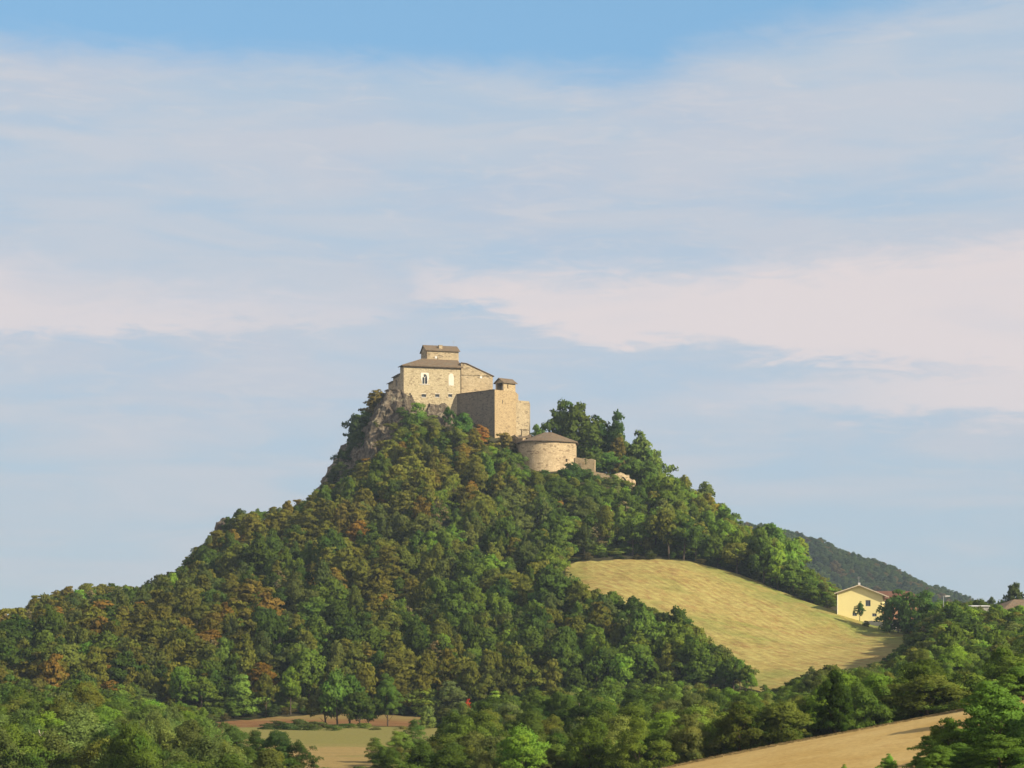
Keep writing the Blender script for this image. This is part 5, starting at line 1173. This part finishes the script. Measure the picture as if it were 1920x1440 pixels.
# close trees at the lower corner
for px, tp, Y, w, c, lb_ in ((1870, 1288, 128, 170, (.062, .120, .024), 'largest leafy tree in the lower corner by the dry grass'), (1785, 1345, 132, 96, (.068, .128, .026), 'leafy sapling next to the dry grass slope'), (1935, 1330, 122, 140, (.052, .100, .022), 'leafy tree cut by the frame corner'), (1848, 1275, 160, 90, (.095, .175, .03), 'bright fresh green sapling behind the corner trees'),
                            (1918, 1245, 175, 120, (.06, .115, .024), 'tree above the corner saplings on the knoll'), (1820, 1400, 118, 110, (.045, .09, .02), 'low dark bush at the very bottom of the corner'), (1665, 1412, 138, 34, (.11, .19, .035), 'small fresh sapling standing in the dry grass'), (1580, 1432, 138, 26, (.12, .19, .04), 'tiny shoot at the bottom of the dry grass')):
    T('near', px, None, Y, tp, w, c, 'green', lb_)

# visibility: which trees show how much from the path below
TX = np.array([[t['x'], t['y'], t['z'], t['h'], t['w']] for t in TREES])
def seen_area():
    bw, bh, sc = 640, 480, 3.0
    zb = np.full((bh, bw), 1e9); idm = np.full((bh, bw), -1, int); order = np.argsort(-TX[:, 1])
    Yt = np.linspace(.08, .985, 70)
    hid = np.zeros(len(TX), bool)
    for i in range(0, len(TX), 600):
        b = TX[i:i + 600]; g_ = Hgt(b[:, :1] * Yt[None], b[:, 1:2] * Yt[None]); ang = (g_ / (b[:, 1:2] * Yt[None])).max(1); hid[i:i + 600] = (b[:, 2] + b[:, 3]) / b[:, 1] < ang
    for k in order:
        if hid[k]: continue
        X, Y, Z, h, w = TX[k]; px, p0 = to_px(X, Y, Z + h * .12); _, p1 = to_px(X, Y, Z + h); cx_, cy_ = px / sc, (p0 + p1) / 2 / sc; rx_, ry_ = w * S / Y / 2 / sc * .9, (p0 - p1) / 2 / sc
        a0, a1, b0_, b1_ = int(max(0, cx_ - rx_)), int(min(bw, cx_ + rx_ + 1)), int(max(0, cy_ - ry_)), int(min(bh, cy_ + ry_ + 1))
        if a1 <= a0 or b1_ <= b0_: continue
        yy, xx = np.mgrid[b0_:b1_, a0:a1]; m = ((xx + .5 - cx_) / rx_) ** 2 + ((yy + .5 - cy_) / ry_) ** 2 < 1
        idm[b0_:b1_, a0:a1][m] = k
    return np.bincount(idm[idm >= 0], minlength=len(TX)), hid
AREA, HID = seen_area()
NAMES = {'green': 'green_tree', 'autumn': 'autumn_tree', 'bush': 'bush', 'willow': 'willow_tree', 'conifer': 'conifer_tree', 'near': 'leafy_tree', 'sparse': 'bare_tree', 'tall': 'tall_tree'}
GROUPS = {'green_tree': 'green broadleaf trees of the hill and valley', 'autumn_tree': 'rusty and olive autumn trees', 'bush': 'bushes of the valley thicket', 'willow_tree': 'soft pale willows in the valley', 'conifer_tree': 'dark conifers', 'leafy_tree': 'leafy single trees', 'pale_tree': 'pale airy trees by the castle', 'bare_tree': 'half bare trees', 'tall_tree': 'tall ragged broadleaf trees'}
single = [k for k, t in enumerate(TREES) if t['label']]
chosen = set(single)
cnt = {}
for k in single: n_ = TREES[k]['name'] or NAMES[TREES[k]['kind']]; cnt[n_] = cnt.get(n_, 0) + 1
for k in np.argsort(-AREA):
    if AREA[k] < 6 or k in chosen: continue
    n_ = NAMES[TREES[k]['kind']]
    if cnt.get(n_, 0) >= 298: continue
    cnt[n_] = cnt.get(n_, 0) + 1; chosen.add(int(k))
# labels: colour, place on the hill, then order within the place
COLS = [(-999, 60, 'by the outer ridge end'), (60, 170, 'under the ridge treetop'), (170, 290, 'under the middle ridge'), (290, 390, 'under the ridge step'), (390, 480, 'under the ridge crag'), (480, 590, 'between crag and cliff'), (590, 690, 'below the shaded cliff'), (690, 760, 'below the sunlit cliff'), (760, 830, 'below the arched window'), (830, 900, 'below the shaded bastion flank'), (900, 970, 'below the guard turret'), (970, 1080, 'below the round tower'), (1080, 1190, 'below the ruined walls'), (1190, 1290, 'below the pale trees'), (1290, 1400, 'by the middle hay field'), (1400, 1560, 'by the outer hay field'), (1560, 1740, 'below the yellow house'), (1740, 3000, 'below the street lamp')]
def rowname(py):
    for lim_, s in ((900, 'under the walls'), (960, 'near the top'), (1010, 'high up'), (1060, 'a third down'), (1110, 'halfway down'), (1160, 'past halfway'), (1210, 'two thirds down'), (1260, 'low down'), (1310, 'near the foot'), (1360, 'on valley floor'), (1400, 'near the bottom')):
        if py < lim_: return s
    return 'on bottom edge'
cells = {}
for k in chosen:
    t = TREES[k]
    if t['label']: continue
    px, py = to_px(t['x'], t['y'], t['z'] + t['h'] * .6); col = next(s for a, b, s in COLS if a <= px < b)
    cells.setdefault((t['cname'], NAMES[t['kind']], col, rowname(py)), []).append((px, k))
ORD = ['first', 'second', 'third', 'fourth', 'fifth', 'sixth', 'seventh', 'eighth', 'ninth', 'tenth', 'eleventh', 'twelfth', 'thirteenth', 'fourteenth']
for (c, nm, col, row), lst in cells.items():
    lst.sort(); noun = nm.replace('_', ' ').replace('green tree', 'tree').replace('autumn tree', 'autumn tree')
    for j, (px, k) in enumerate(lst):
        TREES[k]['label'] = f'{c} {noun} {col}, {row}' + ('' if len(lst) == 1 else f', {ORD[min(j, 13)]} towards house')
def plant(t):
    nm = t['name'] or NAMES[t['kind']]; cr, tm, jn = PROTO[t['kind']][t['i']]
    o = empty(nm, (t['x'], t['y'], t['z']), t['rot']); a_ = rg.uniform(.86, 1.18); o.scale = (t['w'] / 8.0 * a_, t['w'] / 8.0 / a_, t['h'] / 10.0); o.rotation_euler[0] = rg.uniform(-.09, .09); o.rotation_euler[1] = rg.uniform(-.09, .09)
    tag(o, t['label'], 'bush' if nm == 'bush' else 'tree', GROUPS[nm])
    c = bpy.data.objects.new('crown', cr); COL.objects.link(c); c.parent = o; c['tint'] = [float(v) for v in t['tint']]
    b = bpy.data.objects.new('trunk', tm); COL.objects.link(b); b.parent = o
    return o
for k in sorted(chosen): plant(TREES[k])

# ------------------------------------------------------------------ stuff: the rest of the wood, undergrowth, far forest, grass
def scatter(name, pts, scl, rot, pickv, tints, meshes, label, cat):
    col = bpy.data.collections.new(name + '_kinds')
    for i, me in enumerate(meshes): ob = bpy.data.objects.new('%s_kind_%02d' % (name, i), me); col.objects.link(ob)
    me = bpy.data.meshes.new(name); me.from_pydata([tuple(p) for p in pts], [], [])
    def attr(n, ty, key, arr): a = me.attributes.new(n, ty, 'POINT'); a.data.foreach_set(key, np.asarray(arr).ravel())
    attr('scl', 'FLOAT_VECTOR', 'vector', np.asarray(scl, np.float32)); attr('rotz', 'FLOAT', 'value', np.asarray(rot, np.float32)); attr('pick', 'INT', 'value', np.asarray(pickv, np.int32))
    attr('tint', 'FLOAT_COLOR', 'color', np.hstack([np.asarray(tints, np.float32), np.ones((len(pts), 1), np.float32)]))
    o = bpy.data.objects.new(name, me); COL.objects.link(o)
    ng = bpy.data.node_groups.new(name + '_scatter', 'GeometryNodeTree')
    ng.interface.new_socket('Geometry', in_out='INPUT', socket_type='NodeSocketGeometry'); ng.interface.new_socket('Geometry', in_out='OUTPUT', socket_type='NodeSocketGeometry')
    t = NT(ng); gi = t.new('NodeGroupInput'); go = t.new('NodeGroupOutput')
    ci = t.new('GeometryNodeCollectionInfo', transform_space='ORIGINAL'); ci.inputs['Collection'].default_value = col; ci.inputs['Separate Children'].default_value = True; ci.inputs['Reset Children'].default_value = True
    def na(n, ty): nd = t.new('GeometryNodeInputNamedAttribute', data_type=ty); nd.inputs['Name'].default_value = n; return nd.outputs['Attribute']
    ip = t.new('GeometryNodeInstanceOnPoints'); t.l.new(gi.outputs[0], ip.inputs['Points']); t.l.new(ci.outputs[0], ip.inputs['Instance'])
    ip.inputs['Pick Instance'].default_value = True; t.l.new(na('pick', 'INT'), ip.inputs['Instance Index']); t.l.new(na('scl', 'FLOAT_VECTOR'), ip.inputs['Scale'])
    cx_ = t.new('ShaderNodeCombineXYZ'); t.l.new(na('rotz', 'FLOAT'), cx_.inputs[2]); er = t.new('FunctionNodeEulerToRotation'); t.l.new(cx_.outputs[0], er.inputs[0]); t.l.new(er.outputs[0], ip.inputs['Rotation'])
    t.l.new(ip.outputs[0], go.inputs[0])
    md = o.modifiers.new('scatter', 'NODES'); md.node_group = ng
    return tag(o, label, cat, kind='stuff')
KORD = ['green', 'autumn', 'bush', 'willow', 'tall', 'sparse']; OFF = {}; meshes_all = []
for kd in KORD: OFF[kd] = len(meshes_all); meshes_all += [p[2] for p in PROTO[kd]]
rest = [t for k, t in enumerate(TREES) if k not in chosen and t['kind'] in OFF]
scatter('woodland', [(t['x'], t['y'], t['z']) for t in rest], [(t['w'] / 8, t['w'] / 8, t['h'] / 10) for t in rest], [t['rot'] for t in rest], [OFF[t['kind']] + t['i'] for t in rest], [t['tint'] for t in rest], meshes_all, 'remaining mass of trees filling the woods between the nearer trees', 'wood')
# undergrowth between and in front of the trees
ux, uy = [], []
for (x0, x1, y0, y1, sp, sd) in ((-215, 120, 455, 742, 5.0, 31), (-150, 150, 205, 455, 4.0, 32), (60, 175, 380, 545, 5.0, 33)):
    a, b = jgrid(x0, x1, y0, y1, sp, sd); ux.append(a); uy.append(b)
ux, uy = np.concatenate(ux), np.concatenate(uy); px = 960 + S * ux / uy; m = (px > -100) & (px < 2050)
for n_, pl in FIELDS.items(): m &= ~inpoly(ux, uy, pl)
for pl in (castle_plan, house_plan, knoll): m &= ~inpoly(ux, uy, pl)
ux, uy = ux[m], uy[m]; n = len(ux); uz = Hgt(ux, uy) - .2
hh = rg.uniform(1.2, 3.2, n); lim_h = (HZ - limit(960 + S * ux / uy, uy)) / S * uy - uz; hh = np.minimum(hh, np.maximum(lim_h, .4))
ut = np.array([[.05, .075, .022], [.07, .085, .026], [.09, .08, .03], [.06, .10, .025]])[rg.integers(0, 4, n)] * rg.uniform(.8, 1.2, (n, 1))
scatter('undergrowth', np.stack([ux, uy, uz], 1), np.stack([rg.uniform(.32, .6, n)] * 2 + [hh / 9.0], 1), rg.uniform(0, 6.28, n), rg.integers(0, 4, n), ut, [p[2] for p in PROTO['bush'][:4]], 'low shrubs and saplings covering the ground under the trees', 'undergrowth')
# far hill forest
a, b = jgrid(-200, 1000, 1500, 1960, 8.5, 41); pz = far_h(a, b); px = 960 + S * a / b; m = (px > 1340) & (px < 1990); a, b, pz = a[m], b[m], pz[m]; n = len(a)
ft = np.array([[.042, .070, .022], [.055, .080, .024], [.10, .075, .028], [.034, .058, .02]])[rg.choice(4, n, p=[.35, .3, .15, .2])] * rg.uniform(.8, 1.2, (n, 1))
scatter('far_forest', np.stack([a, b, pz - .5], 1), np.stack([rg.uniform(1.1, 1.6, n)] * 2 + [rg.uniform(.9, 1.35, n)], 1), rg.uniform(0, 6.28, n), rg.integers(0, 6, n), ft, [p[2] for p in PROTO['green']], 'continuous forest covering the distant hill', 'forest')
# dry grass tufts on the near knoll
def tuft(seed):
    r = np.random.default_rng(seed); V, Nn, A_ = [], [], []
    for k in range(16):
        a_ = r.uniform(0, 6.28); l_ = r.uniform(.04, .11); o_ = np.array([math.cos(a_), math.sin(a_), 0]); b0_ = o_ * r.uniform(0, .12); tip = b0_ + o_ * r.uniform(.03, .25) + np.array([0, 0, l_]); s_ = np.array([-o_[1], o_[0], 0]) * .022; md_ = (b0_ + tip) / 2 + np.array([0, 0, .05])
        V.append([b0_ - s_, b0_ + s_, md_ + s_ * .8, tip]); Nn.append([unit(o_ * .5 + np.array([0, 0, .8]))] * 4); A_.append([r.uniform(0, 1)] * 4)
    me = leaf_mesh('grass_tuft', (np.array(V).reshape(-1, 3), np.array(Nn).reshape(-1, 3), np.array(A_).ravel())); me.materials[0] = M['blade']; return me
gx = rg.uniform(12, 62, 9000); gy = rg.uniform(176, 192, 9000); m = inpoly(gx, gy, FIELDS['dry_grass_slope']); px = 960 + S * gx / gy; m &= (px < 2000) & (px > 1150); gx, gy = gx[m], gy[m]; n = len(gx)
gt = np.array([[.62, .46, .21], [.58, .42, .18], [.66, .51, .25], [.50, .40, .16]])[rg.choice(4, n, p=[.4, .3, .25, .05])] * rg.uniform(.8, 1.15, (n, 1))
scatter('grass', np.stack([gx, gy, Hgt(gx, gy) + .42], 1), np.stack([rg.uniform(.8, 1.5, n)] * 2 + [rg.uniform(.6, 1.3, n)], 1), rg.uniform(0, 6.28, n), rg.integers(0, 3, n), gt, [tuft(k) for k in range(3)], 'dry golden grass tufts covering the near knoll', 'grass')

# dead snags
def snag(px, ybase, Y, ytop, label, seed, r0=.16):
    b = P(px, ybase, Y); h = (ybase - ytop) / S * Y; r = random.Random(seed)
    o = empty('dead_tree', tuple(b)); tag(o, label, 'dead tree')
    mb = MB(); ax = [b + Vector((r.uniform(-.05, .05) * i, r.uniform(-.05, .05), h * i / 6 - (.5 if i == 0 else 0))) for i in range(7)]
    mb.tube(ax, [r0 * (1.15 - .14 * i) for i in range(7)], 8); mb.build('trunk', M['dead'], o, smooth=True)
    for k in range(3):
        p = ax[3 + k]; s_ = -1 if k % 2 else 1; mb = MB(); mb.tube([p, p + Vector((s_ * .25, -.1, .3)), p + Vector((s_ * .35, -.1, .6))], [r0 * .4, r0 * .25, r0 * .08], 6); mb.build('branch', M['dead'], o)
snag(73, 1445, 232, 1368, 'bleached dead trunk with stub branches among the willows', 5)
snag(1088, 1378, 300, 1318, 'pale leaning bare trunk in the valley thicket', 8, .10)
# ivy on the curtain wall
iv = leaf_cloud(400, [(0, 0, -.3 * k, .5 - .05 * k, 1.0) for k in range(6)], .3, 60); io = bpy.data.objects.new('ivy', leaf_mesh('ivy', iv)); COL.objects.link(io); io.location = P(1098, 862, 671.6); io['tint'] = [.06, .11, .025]
tag(io, 'ivy patch hanging over the curtain wall', 'ivy')

# ------------------------------------------------------------------ air
def haze():
    mb = MB(); mb.prism([(-9500, -3300), (9500, -3300), (9500, 15500), (-9500, 15500)], -60, 125)
    o = mb.build('haze', hm_); return tag(o, 'thin pale blue haze in the air of the valley', 'haze', kind='stuff')
def hazef(t, out):
    v = t.new('ShaderNodeVolumePrincipled'); v.inputs['Color'].default_value = rgb(.62, .80, 1.0); v.inputs['Density'].default_value = HAZE; v.inputs['Anisotropy'].default_value = 0.0
    t.l.new(v.outputs[0], out.inputs['Volume'])
HAZE = 0.0001
hm_ = mat('haze_air', hazef)
haze()
print('TREES', len(TREES), 'chosen', len(chosen), cnt, 'rest', len(rest), 'visible rest', int((AREA >= 6).sum()) - len(chosen))
